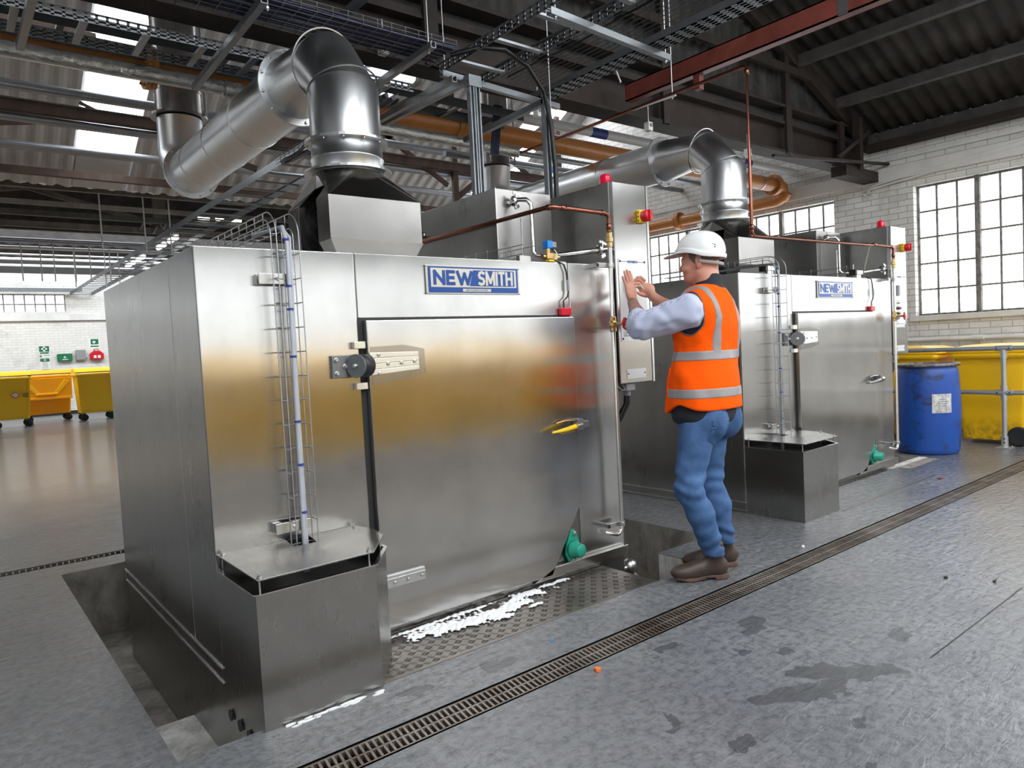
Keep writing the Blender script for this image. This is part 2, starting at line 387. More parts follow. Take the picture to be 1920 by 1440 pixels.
def pit(x0, x1, y0, y1, d, name, m):
    mb = MB(); t = .08
    mb.box((x0 - t, y0 - t, -d - t), (x1 + t, y1 + t, -d))
    mb.box((x0 - t, y0 - t, -d), (x0, y1 + t, -.001)); mb.box((x1, y0 - t, -d), (x1 + t, y1 + t, -.001))
    mb.box((x0, y0 - t, -d), (x1, y0, -.001)); mb.box((x0, y1, -d), (x1, y1 + t, -.001))
    return struct(name, mb, m, origin=(0, 0, 0))
pit(.52, 3.86, 2.50, 5.35, .45, 'trim_1', M['conc'])
pit(4.55, 7.60, 2.92, 5.35, .30, 'trim_2', M['conc'])
pit(6.9, 7.56, 2.80, 2.92, .12, 'trim_3', M['conc_lt'])
struct('trim_4', MB().box((.521, 2.501, -.449), (.81, 3.45, -.30)), M['conc_lt'], origin=(0, 0, 0), bevel=.012)      # pale step in the near end of the pit
struct('trim_5', MB().box((3.352, 2.44, -.449), (3.94, 2.828, -.004)), M['conc_lt'], origin=(0, 0, 0))      # concrete block by the man's boots
for i, (x0, x1, y0, y1) in enumerate(slots):
    mb = MB(); mb.box((x0, y0, -.10), (x1, y1, -.06))
    if x1 - x0 > y1 - y0: mb.box((x0, y0 - .01, -.10), (x1, y0, 0)); mb.box((x0, y1, -.10), (x1, y1 + .01, 0))
    else: mb.box((x0 - .01, y0, -.10), (x0, y1, 0)); mb.box((x1, y0, -.10), (x1 + .01, y1, 0))
    struct('trim_%d' % (6 + i), mb, M['trench'], origin=(0, 0, 0))
def grating(name, label, x0, x1, y0, y1, step, rows, alongx=True):
    mb = MB(); t = .006
    if alongx:
        for k in range(rows + 1):
            y = y0 + (y1 - y0) * k / rows; y = min(max(y, y0 + .004), y1 - .004)
            mb.box((x0, y - .004, -.022), (x1, y + .004, -.002))
        x = x0
        while x < x1:
            for r in range(rows):
                o = (r % 2) * step * .5; a = y0 + (y1 - y0) * (r + .08) / rows; b = y0 + (y1 - y0) * (r + .92) / rows
                mb.prism([(x + o - .0045, a, -.022), (x + o + .0045, a, -.022), (x + o + .0125, b, -.022), (x + o + .0035, b, -.022)], (0, 0, .021))
            x += step
    else:
        for k in (0, 1): x = (x0 + .006, x1 - .006)[k]; mb.box((x - .006, y0, -.022), (x + .006, y1, -.002))
        y = y0
        while y < y1: mb.box((x0, y - .004, -.022), (x1, y + .004, -.004)); y += step
    return tag(mb.build(name, M['grate'], origin=(x0, y0, 0)), label, 'drain grating')
grating('drain_grating', 'long rusty slotted drain grating crossing the floor in front of both washers', -.5, 9.9, 2.052, 2.178, .024, 2)
grating('drain_grating', 'narrow dark drain grating in the floor beyond the near pit', -1.5, 3.5, 5.622, 5.708, .035, 1)
grating('drain_grating', 'drain channel running to the near washer at the bottom left corner', -.015, .095, 0.4, 2.045, .035, 1, False)

# saw-cut joints in the floor, slightly open and dark
struct('trim_20', MB().box((2.95, 1.137, -.001), (4.05, 1.143, .0006)), M['trench'], origin=(0, 0, 0))
struct('trim_21', MB().bar((4.85, 1.98, .0002), (4.62, 1.02, .0002), .008, .0008), M['conc'], origin=(0, 0, 0))
# ---------------------------------------------------------------- setting: walls and windows
def wall_with_holes(name, plane, c, a0, a1, z1, wins, m, t=.25, sgn=1):
    """wall on plane X=c ('X') or Y=c ('Y'), thickness t away from the room, window openings (a0,a1,z0,z1)"""
    mb = MB(); As = sorted({a0, a1} | {w[i] for w in wins for i in (0, 1)}); Zs = sorted({-.02, z1} | {w[i] for w in wins for i in (2, 3)})
    for i in range(len(As) - 1):
        for j in range(len(Zs) - 1):
            ca, cz = (As[i] + As[i + 1]) / 2, (Zs[j] + Zs[j + 1]) / 2
            if any(w_[0] < ca < w_[1] and w_[2] < cz < w_[3] for w_ in wins): continue
            lo, hi = sorted((c, c + sgn * t))
            if plane == 'X': mb.box((lo, As[i], Zs[j]), (hi, As[i + 1], Zs[j + 1]))
            else: mb.box((As[i], lo, Zs[j]), (As[i + 1], hi, Zs[j + 1]))
    return struct(name, mb, m, origin=(0, 0, 0))
WN = [0]
def window(plane, c, a0, a1, z0, z1, na, nz, pm, sgn=1, depth=.14, heavy=(), bar=.022, frame_m=None):
    WN[0] += 1; fm = frame_m or M['win_frame']
    r = bpy.data.objects.new('window_%d' % WN[0], None); COL.objects.link(r); r['kind'] = 'structure'
    cc = c + sgn * depth
    def bx(mb, a, b, zz0, zz1, d0, d1):
        lo, hi = sorted((cc - sgn * d0, cc - sgn * d1))
        if plane == 'X': mb.box((lo, a, zz0), (hi, b, zz1))
        else: mb.box((a, lo, zz0), (b, hi, zz1))
    g = MB(); bx(g, a0, a1, z0, z1, 0, .006); g.build('window_glass', pm, r)
    f = MB()
    for k in range(na + 1):
        a = a0 + (a1 - a0) * k / na; h = .028 if k in heavy else (.028 if k in (0, na) else bar / 2)
        bx(f, max(a0, a - h), min(a1, a + h), z0, z1, -.02 if k in heavy else 0, .07 if k in heavy else .03)
    for k in range(nz + 1):
        z = z0 + (z1 - z0) * k / nz; h = .026 if k in (0, nz) else bar / 2
        bx(f, a0, a1, max(z0, z - h), min(z1, z + h), 0, .034)
    f.build('window_frame', fm, r)
    s = MB(); e = .03
    lo, hi = sorted((c - sgn * .05, c + sgn * depth))
    if plane == 'X': s.box((lo, a0 - .06, z0 - .07), (hi, a1 + .06, z0))
    else: s.box((a0 - .06, lo, z0 - .07), (a1 + .06, hi, z0))
    s.build('window_sill', M['plain_wall'], r, .006)
    return r
M['win_frame'] = rusty('flaking_window_frame', (.10, .095, .085), (.34, .33, .31), 20, .7)
RW = [(2.1 - 3.3, 3.95, 1.44, 3.12), (5.0, 8.45, 1.44, 3.14), (-6.6, -2.2, 1.44, 3.12), (9.6, 13.0, 1.44, 3.14)]
wall_with_holes('wall_right', 'X', 10.0, YS0, YS1, 7.4, RW, M['brick_r'], sgn=1)
window('X', 10.0, -1.2, 3.95, 1.44, 3.12, 22, 5, M['pane_right'], 1, heavy=(19, 13, 7))
window('X', 10.0, 5.0, 8.45, 1.44, 3.14, 16, 5, M['pane_right'], 1, heavy=(4, 8, 12))
window('X', 10.0, -6.6, -2.2, 1.44, 3.12, 11, 4, M['pane_right'], 1, heavy=(4, 8))
window('X', 10.0, 9.6, 13.0, 1.44, 3.14, 9, 3, M['pane_right'], 1, heavy=(4,))
struct('wall_back_upper', MB().box((XS0, 25.0, 4.18), (XS1, 25.2, 4.9)), M['gap'], origin=(0, 0, 0))  # black sheet put in for the dark above the brick
BWN = [(-9.0 + .4, -3.6, 3.06, 3.58), (-3.2, 3.13, 3.06, 3.58)]
wall_with_holes('wall_back', 'Y', 25.0, XS0, XS1, 4.18, BWN, M['brick_b'], sgn=1)
window('Y', 25.0, -3.2, 3.13, 2.99, 3.58, 25, 2, M['pane_far'], 1, depth=.1, heavy=(18, 9), bar=.03)
window('Y', 25.0, -8.6, -3.6, 2.99, 3.58, 20, 2, M['pane_far'], 1, depth=.1, heavy=(10,), bar=.03)
FW = [(-6.0, -1.0, 1.45, 3.4), (-.2, 4.8, 1.45, 3.4), (5.4, 9.6, 1.45, 3.4)]
wall_with_holes('wall_front', 'Y', -9.0, XS0, XS1, 6.5, FW, M['plain_wall'], sgn=-1)
for a in FW: window('Y', -9.0, a[0], a[1], a[2], a[3], 10, 4, M['pane_behind'], -1, heavy=(5,))
struct('dark_reflection_sheet', MB().box((XS0, -9.0, 3.55), (XS1, -8.96, 6.5)), M['rust_grey'], origin=(0, 0, 0))  # unseen dark sheet added to darken what the hood front reflects
LW = [(-7.5, 1.5, 1.8, 3.8)]
wall_with_holes('wall_left', 'X', -9.0, YS0, YS1, 6.5, LW, M['plain_wall'], sgn=-1)
for a in LW: window('X', -9.0, a[0], a[1], a[2], a[3], 12, 3, M['added_pane_left'], -1, heavy=(6,))  # unseen glowing window, added for light from the left
# ledges, string courses and skirting
struct('trim_10', MB().box((-9, 24.90, 2.80), (10, 25.0, 2.99)), M['plain_wall'], origin=(0, 0, 0))
struct('trim_11', MB().box((9.93, -9, 3.24), (10.0, 25, 3.42)), M['plain_wall'], origin=(0, 0, 0), bevel=.01)
struct('trim_12', MB().box((9.96, -9, 3.50), (10.0, 25, 3.55)), M['plain_wall'], origin=(0, 0, 0))
struct('baseboard_back', MB().box((-9, 24.96, 0), (10, 25.0, .10)), M['trench'], origin=(0, 0, 0))
struct('baseboard_right', MB().box((9.96, -9, 0), (10.0, 25, .12)), M['conc'], origin=(0, 0, 0))

# ---------------------------------------------------------------- setting: roofs
def corrugated(x_or_y, p0, p1, q0, q1, step, amp, seg=4, trap=False):
    """ruled sheet between edge p0-p1 (one side) and q0-q1 (other side); corrugations run from p to q"""
    p0, p1, q0, q1 = map(Vector, (p0, p1, q0, q1)); L = (p1 - p0).length; n = max(2, int(L / step * seg)); nrm = (p1 - p0).cross(q0 - p0).normalized()
    vs = []; 
    for i in range(n + 1):
        t = i / n; ph = (i % seg) / seg
        o = (amp if ph < .3 else -amp) if trap else amp * math.sin(2 * PI * ph)
        vs += [p0.lerp(p1, t) + nrm * o, q0.lerp(q1, t) + nrm * o]
    return MB().add(vs, [(2 * i, 2 * i + 1, 2 * i + 3, 2 * i + 2) for i in range(n)], not trap)
for (xa, xb, s_) in ((5.0, 9.2, 1), (-.6, 3.8, 1)):  # unseen glowing roof panels, added to light the near floor from above
    for (ya, yb) in ((-7.8, -5.6), (-4.4, -2.2), (-1.4, .4)):
        f_ = lambda x: 6.14 - .40 * abs(x - 4.4) - .06
        WN[0] += 1; tag(MB().prism([(xa, ya, f_(xa)), (xb, ya, f_(xb)), (xb, yb, f_(xb)), (xa, yb, f_(xa))], (0, 0, .02)).build('window_%d' % WN[0], M['added_glow_near'], origin=(0, 0, 0)), kind='structure')
# near bay: ridge runs along Y over X = 4.4
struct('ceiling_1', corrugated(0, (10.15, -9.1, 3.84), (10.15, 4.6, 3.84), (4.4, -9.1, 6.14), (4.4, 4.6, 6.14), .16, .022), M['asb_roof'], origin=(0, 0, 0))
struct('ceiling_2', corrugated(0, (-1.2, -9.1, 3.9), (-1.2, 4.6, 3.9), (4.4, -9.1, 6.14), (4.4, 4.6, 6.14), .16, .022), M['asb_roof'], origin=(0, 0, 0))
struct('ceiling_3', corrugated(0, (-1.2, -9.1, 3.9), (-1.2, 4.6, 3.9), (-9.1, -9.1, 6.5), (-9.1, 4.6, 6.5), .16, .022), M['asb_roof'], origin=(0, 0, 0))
# far bays: ridges run along X
SL = .534; YV, ZV = 12.7, 4.10
def roofz(y): return ZV + SL * (YV - y)
YR = 8.6; ZR = roofz(YR)
SKY = [(1.80, 2.54), (5.3, 6.0), (8.75, 9.5), (-2.2, -1.4)]
def far_roof(xa, xb, n):
    struct('ceiling_%d' % n, corrugated(0, (xa, YV, ZV), (xb, YV, ZV), (xa, YR, ZR), (xb, YR, ZR), .205, .018, 4, True), M['sheet'], origin=(0, 0, 0))
xs = [XS0] + [q for s_ in sorted(SKY) for q in s_] + [XS1]
n_ = 4
for i in range(0, len(xs), 2): far_roof(xs[i], xs[i + 1], n_); n_ += 1
for (xa, xb) in SKY:
    mb = MB(); 
    for (ya, yb) in ((12.02, 10.62), (10.40, 8.9)):
        mb.prism([(xa, ya, roofz(ya)), (xb, ya, roofz(ya)), (xb, yb, roofz(yb)), (xa, yb, roofz(yb))], (0, 0, .03))
    WN[0] += 1; tag(mb.build('window_%d' % WN[0], M['skylight'], origin=(0, 0, 0)), kind='structure')
    mb = MB()
    for (ya, yb) in ((YV, 12.02), (10.62, 10.40), (8.9, YR)):
        mb.prism([(xa, ya, roofz(ya)), (xb, ya, roofz(ya)), (xb, yb, roofz(yb)), (xa, yb, roofz(yb))], (0, 0, .03))
    struct('ceiling_%d' % n_, mb, M['sheet'], origin=(0, 0, 0)); n_ += 1
struct('ceiling_%d' % n_, corrugated(0, (XS0, 4.6, 3.95), (XS1, 4.6, 3.95), (XS0, YR, ZR), (XS1, YR, ZR), .205, .018, 4, True), M['sheet'], origin=(0, 0, 0)); n_ += 1
# two more dark bays up to the far wall, the last with a hidden glowing strip added to light it
for (ya, yr, yb) in ((12.7, 16.6, 18.8), (18.8, 22.6, 25.1)):
    zr = 4.1 + .5 * (yr - ya)
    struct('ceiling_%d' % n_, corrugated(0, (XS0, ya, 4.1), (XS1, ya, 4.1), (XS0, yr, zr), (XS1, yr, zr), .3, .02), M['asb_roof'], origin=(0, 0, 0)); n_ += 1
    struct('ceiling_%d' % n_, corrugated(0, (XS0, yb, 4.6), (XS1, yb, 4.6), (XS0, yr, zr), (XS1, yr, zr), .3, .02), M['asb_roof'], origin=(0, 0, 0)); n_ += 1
    if ya < 15: continue
    WN[0] += 1
    k0 = .35; k1 = .85; P0 = lambda k, x: (x, ya + (yr - ya) * k, 4.1 + (zr - 4.1) * k - .05)
    tag(MB().prism([P0(k0, -8), P0(k0, 9.5), P0(k1, 9.5), P0(k1, -8)], (0, 0, .01)).build('window_%d' % WN[0], M['added_glow_far'], origin=(0, 0, 0)), kind='structure')  # glowing strip out of sight, added to brighten the far wall
# gable of corrugated sheet above the girder
def gable():
    mb = MB(); vs = []; x = -1.2; i = 0
    while x <= 10.0:
        top = 6.14 - .40 * abs(x - 4.4) ; o = .022 * math.sin(2 * PI * (i % 4) / 4)
        vs += [(x, 4.62 + o, 3.95), (x, 4.62 + o, max(3.97, top))]; x += .036; i += 1
    return mb.add(vs, [(2 * i, 2 * i + 1, 2 * i + 3, 2 * i + 2) for i in range(len(vs) // 2 - 1)], True)
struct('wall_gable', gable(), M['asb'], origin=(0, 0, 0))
# ---------------------------------------------------------------- bin washer (built twice), local origin: front left corner at floor level
def arc(c, r, a0, a1, n, f): return [f(c, r, a0 + (a1 - a0) * i / n) for i in range(n + 1)]
STROKES = {'N': (1.0, [(0, 0, 0, 1), (0, 1, 1, 0), (1, 0, 1, 1)]), 'E': (.72, [(0, 0, 0, 1), (0, 1, 1, 1), (0, .5, .9, .5), (0, 0, 1, 0)]), 'W': (1.6, [(0, 1, .27, 0), (.27, 0, .5, .85), (.5, .85, .73, 0), (.73, 0, 1, 1)]),
           'M': (1.15, [(0, 0, 0, 1), (0, 1, .5, .15), (.5, .15, 1, 1), (1, 1, 1, 0)]), 'I': (.0, [(0, 0, 0, 1)]), 'T': (.75, [(0, 1, 1, 1), (.5, 0, .5, 1)]), 'H': (.85, [(0, 0, 0, 1), (1, 0, 1, 1), (0, .5, 1, .5)]),
           'S': (.75, [(1, .92, .6, 1), (.6, 1, .15, .93), (.15, .93, .0, .74), (.0, .74, .15, .57), (.15, .57, .85, .43), (.85, .43, 1, .26), (1, .26, .85, .07), (.85, .07, .4, 0), (.4, 0, 0, .08)])}
def letters(word, x0, x1, z0, z1, t, y, m, parent):
    gap = .42; tot = sum(STROKES[c][0] for c in word) + gap * (len(word) - 1); k = (x1 - x0 - t) / tot; x = x0 + t / 2
    for c in word:
        w_, st = STROKES[c]; mb = MB()
        for n_, (a, b_, c_, d_) in enumerate(st):
            p0 = Vector((x + a * w_ * k, y - .00004 * n_, z0 + t / 2 + b_ * (z1 - z0 - t))); p1 = Vector((x + c_ * w_ * k, y - .00004 * n_, z0 + t / 2 + d_ * (z1 - z0 - t))); d = (p1 - p0).normalized() * t * .42
            mb.bar(p0 - d, p1 + d, t, .0008, (0, 1, 0))
        mb.build('plate_letter', m, parent); x += (w_ + gap) * k
def washer(loc, sx, label, handle_m, handle2_m, barrel_m, strap_m):
    r = thing('bin_washer', label, 'washing machine', loc, 'bin washers'); r.scale.x = sx
    W, Dp, H = 2.35, 1.90, 1.757; S = M['steel']
    MB().box((0, .006, .08), (W, Dp, H)).build('cabinet_shell', M['steel_side'], r, .004)
    MB().box((.001, .001, -.448), (W - .001, Dp - .01, .078)).build('plinth', M['steel_side'], r, .004)
    lip = MB().box((-.007, -.002, .078), (.002, Dp, .086)); lip.box((-.005, -.002, .018), (.002, Dp, .024)); lip.build('plinth_lip', M['chrome'], r)
    MB().box((-.0015, .395, .09), (.001, .399, H - .004)).build('panel_seam', M['bolt'], r)
    MB().box((0, 0, .08), (.676, .008, H)).build('front_panel', S, r, .003)
    MB().box((.682, 0, 1.468), (1.985, .008, H)).build('header_panel', S, r, .003)
    MB().box((1.992, 0, .08), (W, .008, H)).build('front_panel', S, r, .003)
    MB().box((.6765, .002, .06), (.72, .0075, 1.468)).build('door_gap', M['gap'], r)  # black strip drawn for the shade in the gap
    MB().box((.72, -.002, .070), (1.74, .004, .09)).build('door_recess', M['gap'], r); MB().box((.68, .001, 1.455), (1.99, .0075, 1.4675)).build('door_recess', M['gap'], r)
    d = MB().prism([(.703, -.034, .045), (1.735, -.034, .045), (1.97, -.034, .40), (1.985, -.034, .47), (1.985, -.034, 1.455), (.703, -.034, 1.455)], (0, .034, 0)).build('door', S, r, .004)
    # door furniture
    mb = MB().prism([(.715, -.036, 1.335), (.88, -.036, 1.34), (.995, -.036, 1.318), (.998, -.036, 1.20), (.90, -.036, 1.18), (.715, -.036, 1.165)], (0, .003, 0)); mb.build('dull_patch', M['steel_flat'], d)  # thin sheet standing for a dull film-peel patch on the door
    mb = MB()
    for k in range(4): mb.prism([(.70, -.052, 1.207 + .026 * k), (.955, -.052, 1.222 + .021 * k), (.955, -.052, 1.222 + .021 * (k + 1)), (.70, -.052, 1.207 + .026 * (k + 1))], (0, .016 - .003 * (k % 2), 0))
    sp = mb.build('hinge_strap', strap_m, d, .003)
    for bx, bz in ((.745, 1.30), (.745, 1.215), (.79, 1.258), (.86, 1.258), (.93, 1.262)):
        mb = MB().bolt((bx, -.052, bz), (0, -1, 0), .008, .006); mb.build('bolt', M['bolt'], d)
    mb = MB().box((.62, -.046, .232), (.925, -.034, .290)); mb.box((.62, -.050, .270), (.925, -.046, .276)); mb.build('lower_strap', M['rail'], d, .002)
    for bx in (.76, .83, .905): MB().bolt((bx, -.05, .255), (0, -1, 0), .006, .005).build('bolt', M['bolt'], d)
    h = MB().tube([(1.745, -.075, .832), (1.83, -.10, .842), (1.90, -.10, .852)], [.006, .013, .014], 10)
    h.build('latch_handle', handle_m, d)
    h = MB().tube([(1.80, -.05, .835), (1.83, -.06, .815), (1.93, -.06, .822)], .006, 8); h.tube([(1.80, -.05, .875), (1.85, -.06, .885), (1.93, -.06, .880)], .006, 8)
    h.build('latch_link', handle2_m, d)
    h = MB().box((1.93, -.085, .822), (1.975, -.034, .888)); h.box((1.975, -.075, .83), (2.03, -.034, .872)); h.build('latch_body', M['hinge_grey'], d, .006)
    h = MB().tube([(1.895, -.105, .853), (1.935, -.105, .858)], .017, 10); h.build('latch_collar', M['bolt'], d)
    # hinge bracket on the frame with its barrel
    b = MB().box((.535, -.018, 1.205), (.622, .0, 1.305)); br = b.build('hinge_bracket', M['hinge_grey'], r, .003)
    for bx, bz in ((.555, 1.285), (.555, 1.225), (.595, 1.255)): MB().bolt((bx, -.018, bz), (0, -1, 0), .009, .012).build('bolt', M['bolt'], br)
    cx, cz = .655, 1.255; ax = Vector((.75, .35, 0)).normalized(); c0 = Vector((cx - .035, -.070, cz))
    MB().lathe([(0, 0), (.052, 0), (.052, .008), (0, .008)], c0, ax, 24, False).build('barrel_disc', M['hinge_grey'], br)
    MB().lathe([(0, .008), (.050, .008), (.052, .075), (0, .075)], c0, ax, 24).build('hinge_barrel', barrel_m, br)
    MB().bolt(c0, -ax, .010, .014).build('bolt', M['bolt'], br)
    mb = MB().box((.64, -.03, 1.33), (.695, -.002, 1.362)); mb.build('hinge_pad', strap_m, br, .003)
    mb = MB().box((.64, -.03, 1.148), (.695, -.002, 1.178)); mb.build('hinge_pad', strap_m, br, .003)
    # right hand skirt, drive bearing and foot
    mb = MB().prism([(1.60, -.004, .03), (W, -.004, .03), (W, -.004, .088), (1.76, -.004, .088)], (0, -.03, 0)); mb.build('skirt', S, r, .003)
    c0 = Vector((1.905, -.002, .155))
    g = MB(); pl = [Vector((1.905 + a * .82, -.004, .155 + b_)) for a, b_ in ((-.03, -.075), (-.005, -.088), (.05, -.05), (.072, 0), (.06, .045), (.03, .10), (.012, .112), (-.012, .105), (-.05, .03), (-.06, -.03))]
    g.prism(pl, (0, -.02, 0)); gb = g.build('bearing_housing', M['teal'], r, .005)
    MB().lathe([(0, .02), (.048, .02), (.050, .035), (.040, .045), (.036, .085), (.030, .092), (0, .092)], c0, (.05, -1, 0), 24).build('bearing_cap', M['teal'], gb)
    for dx, dz in ((.012, .088), (-.012, -.065)): MB().bolt((1.905 + dx, -.025, .155 + dz), (0, -1, 0), .010, .012).build('bolt', M['bolt'], gb)
    # name plate
    npl = MB().box((1.044, -.010, 1.577), (1.623, -.002, 1.718)).build('name_plate', M['plq_silver'], r, .002)
    MB().box((1.056, -.0115, 1.584), (1.611, -.010, 1.711)).build('plate_border', M['plq_blue'], npl, .0)
    MB().box((1.070, -.0125, 1.611), (1.598, -.0115, 1.703)).build('plate_field', M['plq_silver'], npl, .0)
    MB().prism([(1.298, -.0133, 1.617), (1.585, -.0133, 1.617), (1.585, -.0133, 1.697), (1.322, -.0133, 1.697)], (0, .0008, 0)).build('plate_block', M['plq_blue'], npl)
    letters('NEW', 1.084, 1.318, 1.620, 1.694, .0165, -.0136, M['plq_blue'], npl)
    letters('SMITH', 1.350, 1.574, 1.620, 1.694, .0135, -.0142, M['plq_silver'], npl)
    MB().box((1.255, -.0125, 1.590), (1.43, -.0115, 1.604)).build('plate_tag', M['plq_silver'], npl)
    text('plate_small_print', 'BIN WASHING SYSTEMS', .0125, M['txt'], npl, at(1.342, -.0128, 1.5965), .0002, 0.0, 1.0)
    for bx in (1.049, 1.618):
        for bz in (1.582, 1.713): MB().bolt((bx, -.010, bz), (0, -1, 0), .005, .006).build('bolt', M['bolt'], npl)
    # door switch and its cable
    MB().box((1.90, -.03, 1.462), (1.975, -.002, 1.505)).build('door_switch', M['red'], r, .004)
    pts = [(1.925, -.02, 1.50), (1.925, -.02, 1.545), (1.955, -.02, 1.565), (1.965, -.02, 1.59), (1.963, -.015, 1.70), (1.945, -.015, 1.745), (1.90, .01, 1.772)]
    MB().tube(pts, .005, 8).build('switch_cable', M['blk_cable'], r)
    MB().cyl((1.964, -.022, 1.60), (1.963, -.022, 1.66), .009, 10).build('cable_gland', M['grey_pl'], r)
    # sump housing standing in front on the left
    out = [(0, 0), (0, -.45), (.465, -.445), (.615, -.25), (.615, 0)]
    mb = MB(); n = len(out)
    zb = -.34
    for i in range(n - 1):
        (x0, y0), (x1, y1) = out[i], out[i + 1]; dx, dy = x1 - x0, y1 - y0; l = math.hypot(dx, dy); nx, ny = -dy / l * .006, dx / l * .006
        mb.prism([(x0, y0, zb), (x1, y1, zb if i != 2 else zb), (x1, y1, .49), (x0, y0, .49)], (nx, ny, 0))
    sh = mb.build('sump_housing', S if False else M['steel_flat'], r, .0)
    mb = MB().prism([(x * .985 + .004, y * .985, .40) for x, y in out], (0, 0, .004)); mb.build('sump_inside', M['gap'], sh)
    rim = MB()
    for i in range(n - 1): rim.bar((out[i][0], out[i][1], .490), (out[i + 1][0], out[i + 1][1], .490), .016, .004)
    rim.build('sump_rim', M['chrome'], sh)
    for y in (-.073, -.181, -.284): MB().lathe([(0, 0), (.022, 0), (.022, .004), (0, .004)], (-.0045, y, -.075), (-1, 0, 0), 20, False).build('drain_hole', M['black'], sh)
    lid = [(.006, .0), (.006, -.46), (.458, -.452), (.608, -.25), (.628, -.12), (.60, -.004), (.385, -.004), (.365, -.135), (.268, -.125), (.285, -.004)]
    lo = MB().prism([(x, y, .538) for x, y in lid], (0, 0, .006)).build('sump_lid', M['steel_flat'], r, .001)
    for x, y in ((.02, -.02), (.02, -.435), (.445, -.432), (.59, -.25), (.585, -.03)):
        mb = MB().cyl((x, y, .47), (x, y, .56), .0035, 8); mb.bolt((x, y, .544), (0, 0, 1), .008, .009); mb.build('stud', M['bolt'], lo)
    # hot air plenum on the roof and the sampling pipe in front of it
    pm = MB().box((1.83, .42, H), (2.27, 1.34, 2.245)).build('plenum_box', M['steel_side'], r, .004)
    MB().box((1.828, .418, H), (1.834, .423, 2.245)).build('weld_seam', M['bolt'], pm)
    c = MB().lathe([(0, 0), (.022, 0), (.022, .012), (.012, .014), (.012, .035), (0, .035)], (1.828, 1.22, 2.09), (-1, 0, 0), 14); c.build('port_cap', M['chrome'], pm)
    f = lambda c_, rr, a: (c_[0], c_[1] - rr * math.sin(a), c_[2] + rr * math.cos(a))
    pts = [(1.93, .40, 2.155), (1.95, .36, 2.175), (1.985, .32, 2.17), (2.0, .30, 2.14), (2.0, .30, 1.86), (2.01, .28, 1.835), (2.05, .24, 1.83), (2.12, .14, 1.83), (2.30, .06, 1.85), (2.37, .05, 1.86)]
    pp = MB().tube(pts, .0145, 12).build('sample_pipe', M['chrome'], r)
    for (x, y, z) in ((1.94, .385, 2.17), (2.31, .055, 1.853)):
        cl = MB().lathe([(.030, -.010), (.032, 0), (.030, .010), (.015, .012)], (x, y, z), (1, -.3, 0), 16)
        cl.bar((x - .02, y - .02, z + .045), (x + .035, y - .02, z + .03), .008, .014); cl.bar((x + .0, y - .02, z + .0), (x + .0, y - .02, z + .05), .008, .012); cl.bar((x - .01, y - .02, z - .045), (x + .02, y - .02, z - .03), .010, .02)
        cl.build('pipe_clamp', M['chrome'], pp)
    MB().box((2.03, .16, H), (2.13, .22, 1.79)).build('pipe_bracket', M['bolt'], r, .002)
    MB().cyl((1.885, .26, H), (1.885, .26, 2.04), .005, 8).build('support_rod', M['chrome'], r)
    return r
near = washer((.8, 2.92, 0), 1.0, 'large near stainless steel bin washer with yellow door latch, standing in a floor pit', M['yel_pl'], M['brass'], M['black'], M['strap'])
far = washer((4.53, 2.975, 0), 1.045, 'second stainless steel bin washer behind the man, with plain grey door latch', M['bolt'], M['bolt'], M['hinge_grey'], M['white_paint'])

